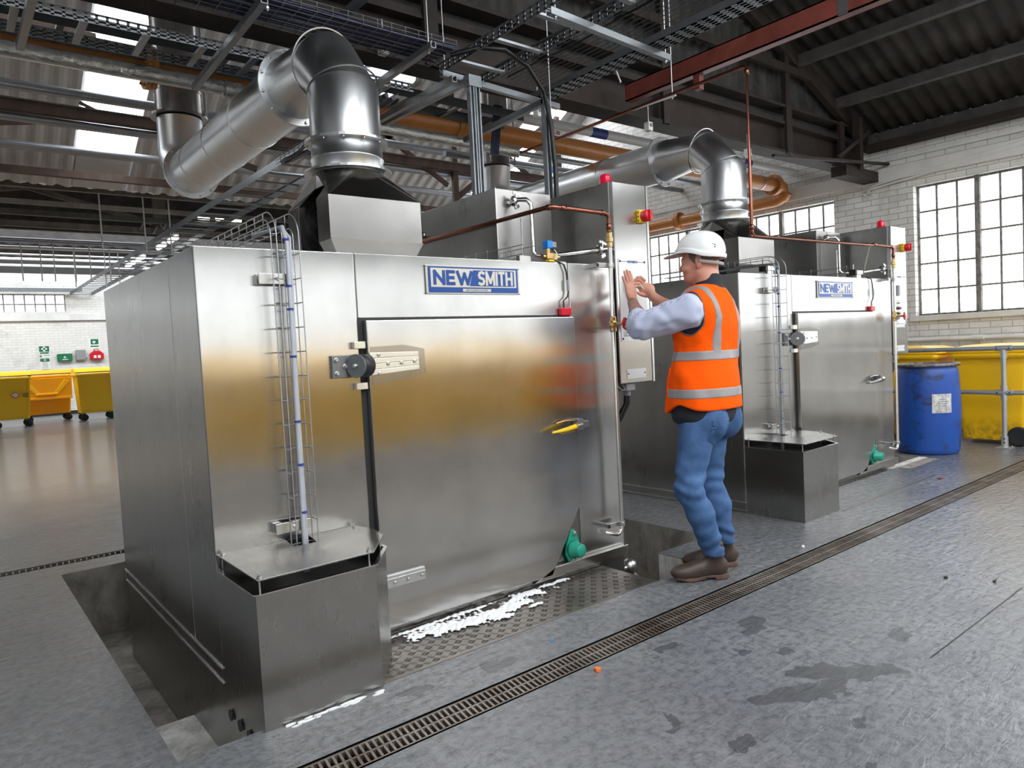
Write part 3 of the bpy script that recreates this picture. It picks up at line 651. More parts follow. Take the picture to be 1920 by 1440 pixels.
# ---------------------------------------------------------------- extract hood and duct (built twice)
def ring(c, axis, r0, r1, t, mb, seg=40):
    return mb.lathe([(r0, -t / 2), (r1, -t / 2), (r1, t / 2), (r0, t / 2)], c, axis, seg, False)
def exhaust(loc, label, sx=1.0):
    r = thing('exhaust_duct', label, 'duct', loc, 'washer exhaust ducts'); R_ = .2; y0, x0 = .93, 1.145
    a, b_, c_, d_ = .862, 1.425, .60, 1.15      # hood plan
    cx, cy = (a + b_) / 2, (c_ + d_) / 2 + .045
    hd = M['steel_flat']
    z0, z1, z2, z3 = 1.757, 1.925, 2.155, 2.345
    # left opening in the side wall: build left wall from strips
    mb = MB(); ch = .09
    A, B, C_, D = (a, c_), (b_, c_), (b_, d_), (a, d_)
    def quad(p, q, s, t_): mb.add([p, q, s, t_], [(0, 1, 2, 3)])
    quad((a, c_, z1), (b_, c_, z1), (b_, c_, z2), (a, c_, z2)); quad((b_, c_, z1), (b_, d_, z1), (b_, d_, z2), (b_, c_, z2)); quad((b_, d_, z1), (a, d_, z1), (a, d_, z2), (b_, d_, z2))
    ya, yb = c_ + .15, d_ - .16
    quad((a, c_, z1), (a, ya, z1), (a, ya, z2), (a, c_, z2)); quad((a, yb, z1), (a, d_, z1), (a, d_, z2), (a, yb, z2))
    ins = .05
    low = [(a + ch, c_ + ins), (b_ - ch, c_ + ins), (b_ - ch, d_ - ins), (a + ch, d_ - ins)]; up = [A, B, C_, D]
    for i in range(4):
        j = (i + 1) % 4
        if i == 3: 
            quad((a + ch, d_ - ins, z0), (a + ch, yb, z0), (a, yb, z1), (a, d_, z1)); quad((a + ch, ya, z0), (a + ch, c_ + ins, z0), (a, c_, z1), (a, ya, z1)); continue
        quad((*low[i], z0), (*low[j], z0), (*up[j], z1), (*up[i], z1))
    # square to round transition
    n = 32; cor = [D, A, B, C_]; ringp = [(cx + (R_ - .004) * math.cos(2 * PI * k / n + PI * .75), cy + (R_ - .004) * math.sin(2 * PI * k / n + PI * .75), z3) for k in range(n)]
    # corner k faces quadrant k; ring starts at angle 135 deg (towards D = left back)
    open_side = set(range(1, 6))
    for k in range(n):
        p, q = ringp[k], ringp[(k + 1) % n]; qd = ((k + 4) // 8) % 4; s_ = (*cor[qd], z2)
        mb.add([p, q, s_], [(0, 1, 2)])
        if (k + 1 + 4) % 8 == 0:
            nx = (*cor[(qd + 1) % 4], z2)
            if qd == 0:   # left side: panels either side of the opening, apex of the opening part way up
                m_ = (a + .09, (c_ + d_) / 2 + .05, z2 + .10)
                mb.add([q, s_, (a, yb, z2), (a + .085, yb - .04, z2 + .10)], [(0, 1, 2, 3)]); mb.add([q, (a + .085, yb - .04, z2 + .10), (a + .085, ya + .04, z2 + .10)], [(0, 1, 2)]); mb.add([q, (a + .085, ya + .04, z2 + .10), (a, ya, z2), nx], [(0, 1, 2, 3)])
            else: mb.add([q, s_, nx], [(0, 1, 2)])
    h = mb.build('extract_hood', hd, r); so = h.modifiers.new('thickness', 'SOLIDIFY'); so.thickness = .004; so.offset = -1
    mb = MB(); mb.box((a + .10, ya - .0, z0), (b_ - .05, yb, z2 - .02)); mb.build('hood_inside', M['gap'], h)  # black fill standing for the shade inside the hood opening
    mb = MB(); mb.box((a - .006, yb - .006, z1), (a + .03, yb + .006, z2)); mb.build('opening_flange', M['chrome'], h)
    # flanges, collar, column, elbow, run to the back, flue
    fl = MB(); ring((cx, cy, z3 + .008), (0, 0, 1), R_ - .01, .252, .012, fl); fl.build('duct_flange', M['duct'], r)
    MB().lathe([(R_ + .004, z3), (R_ + .004, z3 + .075), (R_ + .009, z3 + .08), (R_ + .009, z3 + .088), (R_ + .004, z3 + .092), (R_ + .002, z3 + .175)], (cx, cy, 0), (0, 0, 1), 40).build('duct_collar', M['duct'], r)
    fl = MB(); ring((cx, cy, z3 + .18), (0, 0, 1), R_ - .01, .238, .014, fl); f2 = fl.build('duct_flange', M['duct'], r)
    for k in range(12): t = 2 * PI * k / 12; MB().bolt((cx + .222 * math.cos(t), cy + .222 * math.sin(t), z3 + .172), (0, 0, -1), .006, .010).build('bolt', M['bolt'], f2)
    z5 = 2.84
    seg = [(cx, cy, z3 + .18), (cx, cy, z5), (cx, cy + .20, 3.055), (cx, cy + .30, 3.08), (cx, 1.60, 3.08)]
    MB().tube(seg[:2] , R_, 40, False).build('duct_column', M['duct'], r)
    el = MB().tube([seg[0], (cx, cy, z5), (cx, cy + .215, 3.05), (cx, 1.60, 3.06)], R_ + .001, 40, False)
    e = el.build('duct_elbow', M['duct'], r)
    for p, ax in (((cx, cy, z5 - .0), (0, .36, .93)), ((cx, cy + .215, 3.05), (0, .93, .36))):
        fl = MB(); ring(p, ax, R_ - .0, R_ + .0075, .006, fl); fl.build('elbow_seam', M['duct'], e)
    fl = MB(); ring((cx, 1.60, 3.06), (0, 1, 0), R_ - .01, .243, .022, fl); f2 = fl.build('duct_flange', M['duct'], r)
    for k in range(12): t = 2 * PI * (k + .5) / 12; MB().bolt((cx + .225 * math.cos(t), 1.588, 3.06 + .225 * math.sin(t)), (0, -1, 0), .009, .012).build('bolt', M['bolt'], f2)
    MB().tube([(cx, 1.60, 3.06), (cx, 4.02, 3.06)], R_ - .002, 40, False).build('duct_run', M['duct'], r)
    for y in (2.35, 3.0, 3.65):
        fl = MB(); ring((cx, y, 3.06), (0, 1, 0), R_ - .002, R_ + .004, .012, fl); fl.build('duct_seam', M['duct'], r)
    fl = MB(); ring((cx, 4.02, 3.06), (0, 1, 0), R_ - .01, .243, .022, fl); f2 = fl.build('duct_flange', M['duct'], r)
    for k in range(12): t = 2 * PI * (k + .5) / 12; MB().bolt((cx + .225 * math.cos(t), 4.008, 3.06 + .225 * math.sin(t)), (0, -1, 0), .009, .012).build('bolt', M['bolt'], f2)
    MB().tube([(cx, 4.02, 3.06), (cx, 4.14, 3.06), (cx, 4.30, 3.24), (cx, 4.30, 3.60)], R_ - .001, 40, False).build('rear_elbow', M['duct'], r)
    fl = MB(); ring((cx, 4.30, 3.62), (0, 0, 1), R_ - .01, .25, .02, fl); fl.build('duct_flange', M['duct_dark'], r)
    MB().tube([(cx, 4.30, 3.62), (cx, 4.30, 6.0)], R_, 40, False).build('flue', M['duct_dark'], r)
    for z in (3.85, 4.12): fl = MB(); ring((cx, 4.30, z), (0, 0, 1), R_, R_ + .006, .012, fl); fl.build('flue_seam', M['duct_dark'], r)
    for k in (-1, 1): MB().cyl((cx + k * .19, 4.12, 3.62), (cx + k * .19, 4.12, 4.9), .012, 8).build('flue_rod', M['galv'], r)
    return r
exhaust((.8, 2.92, 0), 'big grey round steel exhaust duct bending back from the hood of the near washer')
exhaust((4.60, 2.975, 0), 'round steel exhaust duct rising behind the white hard hat from the second washer')

# ---------------------------------------------------------------- control cabinets
def control_cabinet(loc, label, second=False):
    r = thing('control_cabinet', label, 'control cabinet', loc, 'washer control cabinets')
    S = M['steel']; z0, z1 = 1.045, 2.255
    MB().box((0, .03, z0), (.335, .60, z1)).build('cabinet_body', M['steel_side'], r, .004)
    MB().box((.004, 0, z0 + .003), (.297, .030, z1 - .002)).build('cabinet_door', S, r, .004)
    MB().box((.297, .010, z0 + .003), (.307, .031, z1 - .002)).build('door_gap', M['gap'], r)
    MB().box((.307, .004, z0), (.325, .031, z1)).build('edge_strip', M['chrome'], r)
    p = MB().box((.025, -.004, 1.302), (.272, 0, 1.798)).build('control_panel', M['label'], r, .001)
    fr = MB()
    for z in (1.335, 1.780): fr.box((.045, -.005, z), (.25, -.004, z + .0025))
    fr.build('panel_line', M['txt'], p)
    for x in (.038, .258):
        for z in (1.318, 1.783): MB().bolt((x, -.004, z), (0, -1, 0), .006, .004).build('screw', M['txt'], p)
    MB().box((.105, -.0045, 1.768), (.19, -.004, 1.793)).build('logo_field', M['label'], p)
    text('panel_lettering', 'NEWSMITH', .021, M['plq_blue'], p, at(.148, -.0050, 1.780), .0004, .0006, .85)
    text('panel_lettering', 'CLB', .016, M['txt'], p, at(.062, -.005, 1.372), .0003, 0, 1.2)
    for k in range(3):
        mb = MB()
        for x, l in ((.045, .03), (.088, .026)): mb.box((x, -.005, 1.353 - k * .010), (x + l, -.004, 1.356 - k * .010))
        mb.build('panel_print', M['txt'], p)
    iso = MB().box((.205, -.030, 2.018), (.275, .0, 2.098)).build('isolator_base', M['yel_pl'], r, .008)
    for dz in (-.025, 0, .025): MB().box((.2035, -.022, 2.056 + dz - .004), (.206, -.012, 2.056 + dz + .004)).build('isolator_slot', M['txt'], iso)
    kn = MB().lathe([(.034, .03), (.036, .045), (.036, .070), (.033, .076), (0, .076)], (.240, 0, 2.058), (0, -1, 0), 28); kn.box((.232, -.088, 2.026), (.248, -.07, 2.090)); kn.build('isolator_knob', M['red'], iso)
    bc = MB().lathe([(.040, 0), (.040, .010), (.036, .014), (.034, .052), (.028, .066), (.012, .072), (0, .072)], (.075, .12, z1), (0, 0, 1), 24)
    bo = bc.build('beacon', M['lampred'], r)
    MB().lathe([(.043, 0), (.043, .010), (0, .010)], (.075, .12, z1), (0, 0, 1), 24).build('beacon_base', M['red'], bo)
    # controls
    spec = [(.085, 1.392, 'led' if not second else 'grey_pl', .014)]
    if second: spec += [(.10, 1.540, 'chrome', .014), (.085, 1.485, 'txt', .013), (.125, 1.485, 'red', .013), (.085, 1.435, 'txt', .013), (.125, 1.437, 'brass', .012)]
    else: spec += [(.16, 1.485, 'txt', .013), (.20, 1.485, 'red', .013)]
    for x, z, mk, rr in spec:
        bt = MB().lathe([(rr + .003, 0), (rr + .003, .006), (rr - .002, .008), (rr - .002, .022), (0, .024)], (x, -.004, z), (0, -1, 0), 18).build('push_button', M[mk], p)
    MB().box((.072, -.030, 1.600), (.112, -.004, 1.70)).build('key_pad', M['grey_pl'], p, .006)
    MB().box((.062, -.003, 1.075), (.235, 0, 1.132)).build('cover_plate', M['label'], r, .001)
    for x in (.072, .222): MB().bolt((x, -.003, 1.105), (0, -1, 0), .004, .004).build('screw', M['txt'], r)
    g = MB().box((.075, .02, 1.0), (.155, .09, 1.045)); g.lathe([(.024, 0), (.024, .03), (.018, .034)], (.115, .055, 1.0), (0, 0, -1), 12); g.build('cable_gland', M['grey_pl'], r, .004)
    MB().tube([(.115, .055, .98), (.108, .055, .92), (.07, .08, .84), (.0, .12, .74), (-.02, .15, .6), (-.02, .2, .3), (-.02, .25, -.25)], .021, 12).build('supply_cable', M['blk_cable'], r)
    MB().tube([(.06, .04, 1.045), (.04, .0, 1.01), (.0, -.01, 1.012), (-.03, .0, 1.04)], .0035, 6).build('earth_wire', M['grey_pl'], r)
    for z in (1.10, 1.74): MB().box((-.028, .05, z), (.0, .5, z + .03)).build('mounting_bracket', M['bolt'], r)
    return r
cc1 = control_cabinet((3.178, 2.92, 0), 'tall stainless control cabinet with a lit blue button, under the man\'s hands')
cc2 = control_cabinet((7.014, 2.975, 0), 'tall stainless control cabinet by the big window, beside the blue drum', True)

# ---------------------------------------------------------------- water pipes down the right edge of each washer
def service_pipe(loc, sx, label, y_end, far_label=False):
    r = thing('water_pipe', label, 'pipe', loc, 'washer water pipes'); y = -.07; x1 = 2.262 * sx; x0 = 1.816 * sx
    R_ = .0125
    if y_end is not None: pts = [(x0, y_end, 2.047), (x0, y + .03, 2.043), (x0 + .02, y, 2.043), (x0 + .10, y, 2.043)]
    else: pts = [(x0 - 1.85, y, 2.01), (x0 + .02, y, 2.035), (x0 + .10, y, 2.043)]
    MB().tube(pts + [(x1 - .03, y, 2.040), (x1 - .008, y, 2.032), (x1, y, 2.012), (x1, y, 1.93)], R_, 12).build('copper_pipe', M['copper'], r)
    for p, ax in (((x0 + .01, y + .02, 2.043), (1, -1, 0)), ((x0 + .09, y, 2.043), (1, 0, 0)), ((x1 - .04, y, 2.040), (1, 0, 0)), ((x1, y, 1.965), (0, 0, 1))):
        MB().lathe([(R_, -.018), (R_ + .0035, -.017), (R_ + .0035, .017), (R_, .018)], p, ax, 12).build('pipe_joint', M['copper'], r)
    MB().lathe([(R_, 0), (.017, .005), (.017, .03), (.021, .032), (.021, .056), (.016, .060), (.015, .085), (R_, .09)], (x1, y, 1.935), (0, 0, -1), 8, False).build('brass_union', M['brass'], r)
    MB().tube([(x1, y, 1.86), (x1, y, .225), (x1 - .005, y, .205), (x1 - .025, y, .185), (x1 - .05, y, .18), (x1 - .10, y + .04, .195)], R_, 12).build('steel_pipe', M['chrome'], r)
    v = MB().lathe([(.016, -.045), (.019, -.04), (.019, -.02), (.024, -.01), (.024, .01), (.019, .02), (.019, .04), (.016, .045)], (x1, y, 1.405), (0, 0, 1), 8, False)
    v.tube([(x1, y, 1.405), (x1 + .02, y - .07, 1.405)], .009, 8); vo = v.build('valve_body', M['brass'], r)
    c = Vector((x1 + .022, y - .075, 1.405)); ax = Vector((.27, -.96, 0)); u = ax.orthogonal().normalized(); w_ = ax.cross(u)
    wh = MB().tube([c + (u * math.cos(2 * PI * k / 24) + w_ * math.sin(2 * PI * k / 24)) * (.030 + .0025 * math.cos(12 * PI * k / 24)) for k in range(24)], .006, 8, False, True)
    for k in range(3): q = (u * math.cos(PI * k / 3) + w_ * math.sin(PI * k / 3)) * .028; wh.tube([c - q, c + q], .004, 6)
    wh.lathe([(0, -.01), (.011, -.01), (.011, .008), (0, .008)], c, ax, 10); wh.build('hand_wheel', M['red'], vo)
    for z in (1.745, .235):
        b = MB().box((x1 - .10, y + .01, z - .014), (x1 + .035, y + .018, z + .014)); b.box((x1 - .10, y + .01, z - .012), (x1 - .085, .068, z + .012)); b.lathe([(R_, -.012), (R_ + .006, -.012), (R_ + .006, .012), (R_, .012)], (x1, y, z), (0, 0, 1), 12, False)
        b.build('pipe_bracket', M['bolt'], r, .002)
    MB().cyl((x1 - .45 + .0, y, 2.05), (x1 - .45, .0, 1.79), .005, 8).build('support_rod', M['chrome'], r) if y_end is None else None
    return r
service_pipe((.8, 2.92, 0), 1.0, 'copper and steel water pipe with red hand wheel on the near washer', 1.36)
service_pipe((4.53, 2.975, 0), 1.045, 'copper and steel water pipe with red hand wheel on the second washer', None)
r = thing('copper_drop_pipe', 'long copper pipe under the red beam, dropping vertically to the second washer', 'pipe', (4.60, 2.90, 2.0))
MB().tube([(0, 2.5, 1.20), (0, .03, 1.205), (0, 0, 1.19), (0, 0, .05), (.0, .0, .03), (.03, 0, .005)], .013, 12).build('copper_run', M['copper'], r)
for z in (1.16, .07): MB().lathe([(.013, -.02), (.017, -.019), (.017, .019), (.013, .02)], (0, 0, z), (0, 0, 1), 12).build('pipe_joint', M['copper'], r)
MB().tube([(0, 1.25, 1.203), (0, .62, 1.185)], .008, 8).build('white_conduit', M['white_paint'], r)

# ---------------------------------------------------------------- solenoid valves
def solenoid(loc, label):
    r = thing('solenoid_valve', label, 'valve', loc)
    MB().box((-.028, -.02, .06), (.012, .025, .105)).build('coil', M['blue_pl'], r, .004)
    MB().box((.012, -.015, .068), (.045, .02, .10)).build('connector', M['grey_pl'], r, .003)
    MB().cyl((.028, 0, .068), (.028, 0, .052), .009, 10).build('connector_nut', M['black'], r)
    b = MB().cyl((-.01, 0, .06), (-.01, 0, .03), .014, 10); b.box((-.035, -.02, 0), (.05, .025, .034)); b.cyl((-.055, 0, .015), (.07, 0, .015), .014, 8); b.build('valve_body', M['brass'], r, .004)
    MB().tube([(.03, -.01, .055), (.032, -.03, .03), (.02, -.04, .005), (.0, -.04, -.01)], .003, 6).build('coil_lead', M['white_paint'], r)
    MB().box((-.05, -.05, -.018), (.015, -.02, -.008)).build('tag', M['yel_pl'], r)
    return r
solenoid((2.755, 3.03, 1.79), 'small blue solenoid valve on brass fittings on top of the near washer')

# ---------------------------------------------------------------- vertical wire baskets with cable
def wire_basket(loc, label, m_tube, z_top=1.80):
    r = thing('wire_cable_basket', label, 'cable basket', loc, 'wire cable baskets on the washers'); x0, x1 = .292, .385; yf, yb = -.105, -.045; zb = .50
    # longitudinal wires curl over the top edge and run back
    for (x, y, rr) in ((x0, yf, .095), (x0, yb, .04), (x1, yf, .095), (x1, yb, .04), ((x0 + x1) / 2, yb, .04), (x0 - .012, (yf + yb) / 2, .065)):
        pts = [(x, y, zb), (x, y, z_top)]
        cy = .0
        for k in range(1, 9): a = PI / 2 * k / 8; pts.append((x, y + (cy - y) * (1 - math.cos(a)), z_top + (cy - y) * math.sin(a)))
        pts.append((x, 1.0, z_top + (cy - y)))
        MB().tube(pts, .0026, 6).build('long_wire', M['galv'], r)
    z = zb + .03
    while z < z_top: MB().tube([(x0, yf, z), (x0, yb, z), (x1, yb, z), (x1, yf, z)], .0026, 6, False).build('cross_wire', M['galv'], r); z += .1
    y = .03
    while y < 1.0: MB().tube([(x0, y, z_top + .105), (x0, y, z_top + .045), (x1, y, z_top + .045), (x1, y, z_top + .105)], .0026, 6, False).build('cross_wire', M['galv'], r); y += .1
    cx = .345
    MB().tube([(cx - .004, -.058, .40), (cx, -.060, 1.0), (cx + .006, -.062, z_top - .02), (cx + .006, -.02, z_top + .05), (cx, .3, z_top + .06)], .0095, 10).build('conduit', m_tube, r)
    MB().tube([(cx + .010, -.055, .40), (cx + .012, -.056, 1.2), (cx + .022, -.056, z_top), (cx + .012, .0, z_top + .05), (cx, .3, z_top + .055)], .006, 8).build('cable', M['lt_pl'], r)
    for z in (.66, .86, 1.04, 1.31, 1.60, 1.505, 1.79): MB().lathe([(.009, -.005), (.0135, -.004), (.0135, .004), (.009, .005)], (cx + .003, -.060, z), (0, 0, 1), 12, False).build('cable_tie', M['blue_tie'], r)
    for z in (1.63, .605):
        b = MB().box((.232, -.045, z - .022), (.388, -.035, z + .022)); b.box((.232, -.012, z - .022), (.262, -.002, z + .022)); b.box((.258, -.045, z - .022), (.262, -.002, z + .022)); b.box((.36, -.045, z - .02), (.364, -.002, z + .02)); bo = b.build('wall_bracket', M['bolt'], r, .002)
        MB().bolt((.247, -.012, z), (0, -1, 0), .007, .006).build('bolt', M['bolt'], bo); MB().bolt((.31, -.045, z), (0, -1, 0), .007, .006).build('bolt', M['bolt'], bo)
    return r
wire_basket((.8, 2.92, 0), 'upright wire cable basket with pale conduit on the near washer front', M['lt_pl'])
q_ = wire_basket((4.60, 2.975, 0), 'upright wire cable basket with grey conduit on the second washer front', M['tube'], 1.78); 
def top_basket(loc, label):
    r = thing('roof_cable_basket', label, 'cable basket', loc)
    for x in (0, .1):
        for z in (0.0, .05): MB().tube([(x, -.0, z), (x, 1.1, z)], .0026, 6).build('long_wire', M['galv'], r)
    y = 0.0
    while y < 1.1: MB().tube([(0, y, .06), (0, y, 0), (.1, y, 0), (.1, y, .06)], .0026, 6, False).build('cross_wire', M['galv'], r); y += .11
    for y in (.05, .95): MB().box((.01, y, -.05), (.09, y + .03, -.003)).build('basket_foot', M['bolt'], r)
    return r
top_basket((2.54, 3.0, 1.81), 'low wire basket lying on the near washer roof in front of the plenum')
top_basket((6.30, 3.05, 1.81), 'low wire basket lying on the second washer roof')
def clamp_actuator(loc, label):
    r = thing('air_cylinder', label, 'actuator', loc)
    MB().box((0, 0, .035), (.12, .05, .075)).build('cylinder_barrel', M['chrome'], r, .004); MB().box((-.03, -.005, .03), (.005, .055, .08)).build('end_block', M['black'], r, .003); MB().cyl((-.012, .025, .08), (-.012, .025, .125), .005, 8).build('rod', M['bolt'], r)
    MB().box((.02, .01, 0), (.10, .04, .036)).build('stand', M['bolt'], r)
    return r
clamp_actuator((5.03, 3.05, 1.757), 'small silver air cylinder on the second washer roof, right of the hard hat')
clamp_actuator((6.42, 3.02, 1.80 - .043), 'small silver air cylinder on the second washer roof near its plenum pipe')

# ---------------------------------------------------------------- tread plates in front of the washers
def tread(x0, x1, y0, y1, z, name_label, cut=None):
    t = thing('tread_plate', name_label, 'floor plate', (x0, y0, z))
    w_, d = x1 - x0, y1 - y0
    p = MB().box((0, 0, -.012), (w_, d, -.002)).build('plate', M['tread'], t)
    mb = MB(); c = .043; nx, ny = int(w_ / c), int(d / c)
    for i in range(nx):
        for j in range(ny):
            cx, cy = (i + .5) * c, (j + .5) * c; horiz = (i + j) % 2
            a = .6 if horiz else -.97
            for k in range(5):
                o = (k - 2) * .0068; dx, dy = math.cos(a), math.sin(a); px, py = cx - dy * o, cy + dx * o
                if abs(px % .42 - .2) < .02 and abs(py - .14) < .02: continue
                mb.prism([(px - dx * .014, py - dy * .014, -.002), (px + dy * .0022, py - dx * .0022, -.002), (px + dx * .014, py + dy * .014, -.002), (px - dy * .0022, py + dx * .0022, -.002)], (0, 0, .0016))
    mb.build('raised_tread', M['tread'], p)
    x = .2; mb = MB()
    while x < w_: mb.lathe([(0, 0), (.014, 0), (.014, .001), (0, .001)], (x, .14 if int(x * 10) % 2 else .2, -.0018), (0, 0, 1), 16, False); x += .33
    mb.build('lifting_hole', M['black'], p)
    MB().box((0, -.022, -.03), (w_, .0, .003)).build('frame_angle', M['tread'], t, .002)
    return t
tread(1.275, 2.95, 2.522, 2.915, 0, 'tread plate with white foam on it below the near washer door')
tread(5.02, 6.68, 2.522, 2.97, 0, 'wet tread plate in front of the second washer door, right of its sump box')

# soap foam on the near plate
def foam():
    rs = np.random.RandomState(3); nx, ny = 300, 90; X = np.linspace(1.50, 2.70, nx); Y = np.linspace(2.60, 2.915, ny); gx, gy = np.meshgrid(X, Y, indexing='ij')
    def nz(s):
        n_ = np.zeros_like(gx)
        for k in range(14):
            a, b_, p = rs.uniform(-1, 1, 3); l = s * rs.uniform(.6, 1.8); n_ += np.sin(gx * l * a * 6 + gy * l * b_ * 8 + p * 9)
        return n_ / 4
    f = -1.2 + 0 * gx
    for (x, y, rx, ry) in ((1.75, 2.81, .14, .06), (1.90, 2.77, .15, .06), (1.98, 2.75, .06, .035), (2.08, 2.79, .11, .032), (2.17, 2.78, .09, .05), (2.35, 2.85, .13, .035), (2.22, 2.84, .07, .028), (2.5, 2.88, .12, .018), (1.66, 2.88, .16, .012), (1.85, 2.885, .2, .012), (2.05, 2.70, .05, .02), (2.24, 2.71, .05, .016)):
        f = np.maximum(f, 1.15 - np.sqrt(((gx - x) / rx) ** 2 + ((gy - y) / ry) ** 2))
    f = f + .34 * nz(9) + .34 * nz(26) - .02
    h = np.clip(f, 0, .6) ** .5 * .008 * (1 + .35 * nz(40))
    m = f > 0; mb = MB(); idx = -np.ones((nx, ny), int)
    use = m.copy()
    for i in range(nx - 1):
        for j in range(ny - 1):
            if m[i, j] and m[i + 1, j] and m[i, j + 1] and m[i + 1, j + 1]:
                q = []
                for (a, b_) in ((i, j), (i + 1, j), (i + 1, j + 1), (i, j + 1)):
                    if idx[a, b_] < 0: idx[a, b_] = len(mb.v); mb.v.append((X[a], Y[b_], .0008 + h[a, b_]))
                    q.append(int(idx[a, b_]))
                mb.f.append(tuple(q)); mb.sm.append(True)
    o = mb.build('soap_foam', M['foam']); s = o.modifiers.new('thickness', 'SOLIDIFY'); s.thickness = .002; s.offset = 1
    return tag(o, 'white soap foam spilled on the tread plate below the near door', 'foam', kind='stuff')
foam()
def residue():
    rs = random.Random(5); mb = MB()
    for k in range(34):
        x = .86 + .40 * rs.random() ; y = 2.462 - abs(rs.gauss(0, .012)); r_ = .004 + .010 * rs.random()
        mb.prism([(x + r_ * (1.6 + rs.random()) * math.cos(a), y + r_ * .6 * (.7 + .6 * rs.random()) * math.sin(a), .0004) for a in [i * PI / 3.5 for i in range(7)]], (0, 0, .002 + .003 * rs.random()))
    return tag(mb.build('soap_residue', M['foam']), 'thin line of white soap residue on the floor along the near sump box', 'residue', kind='stuff')
residue()
r = thing('drain_valve', 'small steel ball joint fitting low beside the pit, below the cabinet', 'fitting', (3.22, 2.95, -.08))
MB().lathe([(0, -.05), (.03, -.045), (.044, -.02), (.046, 0), (.044, .02), (.03, .045), (0, .05)], (0, 0, 0), (.4, 0, 1), 20).build('ball_body', M['bolt'], r)
MB().tube([(.01, 0, -.03), (.04, -.03, -.07), (.05, -.04, -.12)], .014, 10).build('outlet', M['bolt'], r); MB().cyl((-.08, 0, 0), (0, 0, 0), .02, 12).build('inlet', M['bolt'], r)
MB().cyl((0.05, -.04, -.12), (.05, -.04, -.37), .012, 10).build('drain_leg', M['bolt'], r)

# ---------------------------------------------------------------- blue drum
t = thing('plastic_drum', 'scuffed blue plastic drum with dark rim beside the second washer', 'drum', (7.95, 3.05, 0))
MB().lathe([(0, 0), (.265, 0), (.283, .02), (.288, .06), (.300, .30), (.302, .45), (.298, .60), (.288, .80), (.276, .86), (.268, .875), (.272, .885), (.270, .90), (.262, .905), (.262, .80), (0, .80)], (0, 0, 0), (0, 0, 1), 48).build('drum_body', M['drum'], t)
MB().lathe([(.270, .892), (.298, .893), (.302, .905), (.298, .918), (.262, .920), (.260, .90)], (0, 0, 0), (0, 0, 1), 48).build('drum_rim', rusty('sooty_rim', (.02, .018, .018), (.28, .24, .21), 14, .5), t)
def on_cyl(R_, a0, a1, z0, z1, n=10, t_=.002):
    mb = MB(); vs = []
    for i in range(n + 1):
        a = a0 + (a1 - a0) * i / n
        vs += [(R_ * math.cos(a), R_ * math.sin(a), z0), (R_ * math.cos(a), R_ * math.sin(a), z1)]
    return mb.add(vs, [(2 * i, 2 * i + 2, 2 * i + 3, 2 * i + 1) for i in range(n)], True)
lab = rusty('dirty_paper_label', (.30, .28, .27), (.78, .78, .77), 18, .6)
lo = on_cyl(.3035, -2.64, -2.02, .43, .62).build('paper_label', lab, t)
for k in range(4): on_cyl(.3042, -2.44, -2.44 + (.22, .30, .26, .18)[k], .565 - k * .022, .569 - k * .022, 4).build('label_print', M['txt'], lo)

# ---------------------------------------------------------------- handrail
def handrail():
    t = thing('handrail', 'galvanised tube handrail in front of the yellow bins at the right', 'handrail', (8.54, 2.54, 0)); R_ = .024
    for z, nm in ((1.035, 'top_rail'), (.575, 'middle_rail')): MB().cyl((0, -3.6, z), (0, 5.2, z), R_, 16).build(nm, M['rail'], t)
    for y in (0, -1.75, 1.75, 3.5):
        MB().cyl((0, y, .0), (0, y, 1.035), R_, 16).build('post', M['rail'], t)
        f = MB().box((-.07, y - .07, 0), (.07, y + .07, .010)); f.cyl((0, y, .01), (0, y, .12), .032, 16); fo = f.build('base_flange', M['rail'], t, .002)
        for z in (.06, .10): MB().bolt((-.031, y - .005, z), (-1, 0, 0), .007, .004).build('set_screw', M['txt'], fo)
        for sx_ in (-1, 1): MB().bolt((sx_ * .05, y - .05, .010), (0, 0, 1), .009, .010).build('bolt', M['bolt'], fo)
        c = MB()
        c.cyl((0, y - .075, 1.035), (0, y + .075, 1.035), .031, 16); c.cyl((0, y, .93), (0, y, 1.02), .031, 16); co = c.build('tee_fitting', M['rail'], t)
        for yy in (-.055, .055): MB().bolt((-.031, y + yy, 1.035), (-1, 0, 0), .007, .004).build('set_screw', M['txt'], co)
        c = MB(); c.cyl((0, y - .075, .575), (0, y + .075, .575), .031, 16); c.cyl((0, y, .50), (0, y, .65), .031, 16); co = c.build('cross_fitting', M['rail'], t)
        for yy in (-.055, .055): MB().bolt((-.031, y + yy, .575), (-1, 0, 0), .007, .004).build('set_screw', M['txt'], co)
    return t
handrail()
t = thing('wall_pipe', 'pale horizontal pipe along the right wall behind the handrail', 'pipe', (9.9, -3, 1.13))
MB().cyl((0, 0, 0), (0, 13, 0), .026, 12).build('pipe_run', M['plain_wall'], t)
for y in (6.2, 3.0, 9.4): MB().cyl((0, y - .06, 0), (0, y + .06, 0), .036, 12).build('coupling', M['plain_wall'], t); MB().box((-.01, y - .02, -.01), (.1, y + .02, .02)).build('pipe_bracket', M['plain_wall'], t)

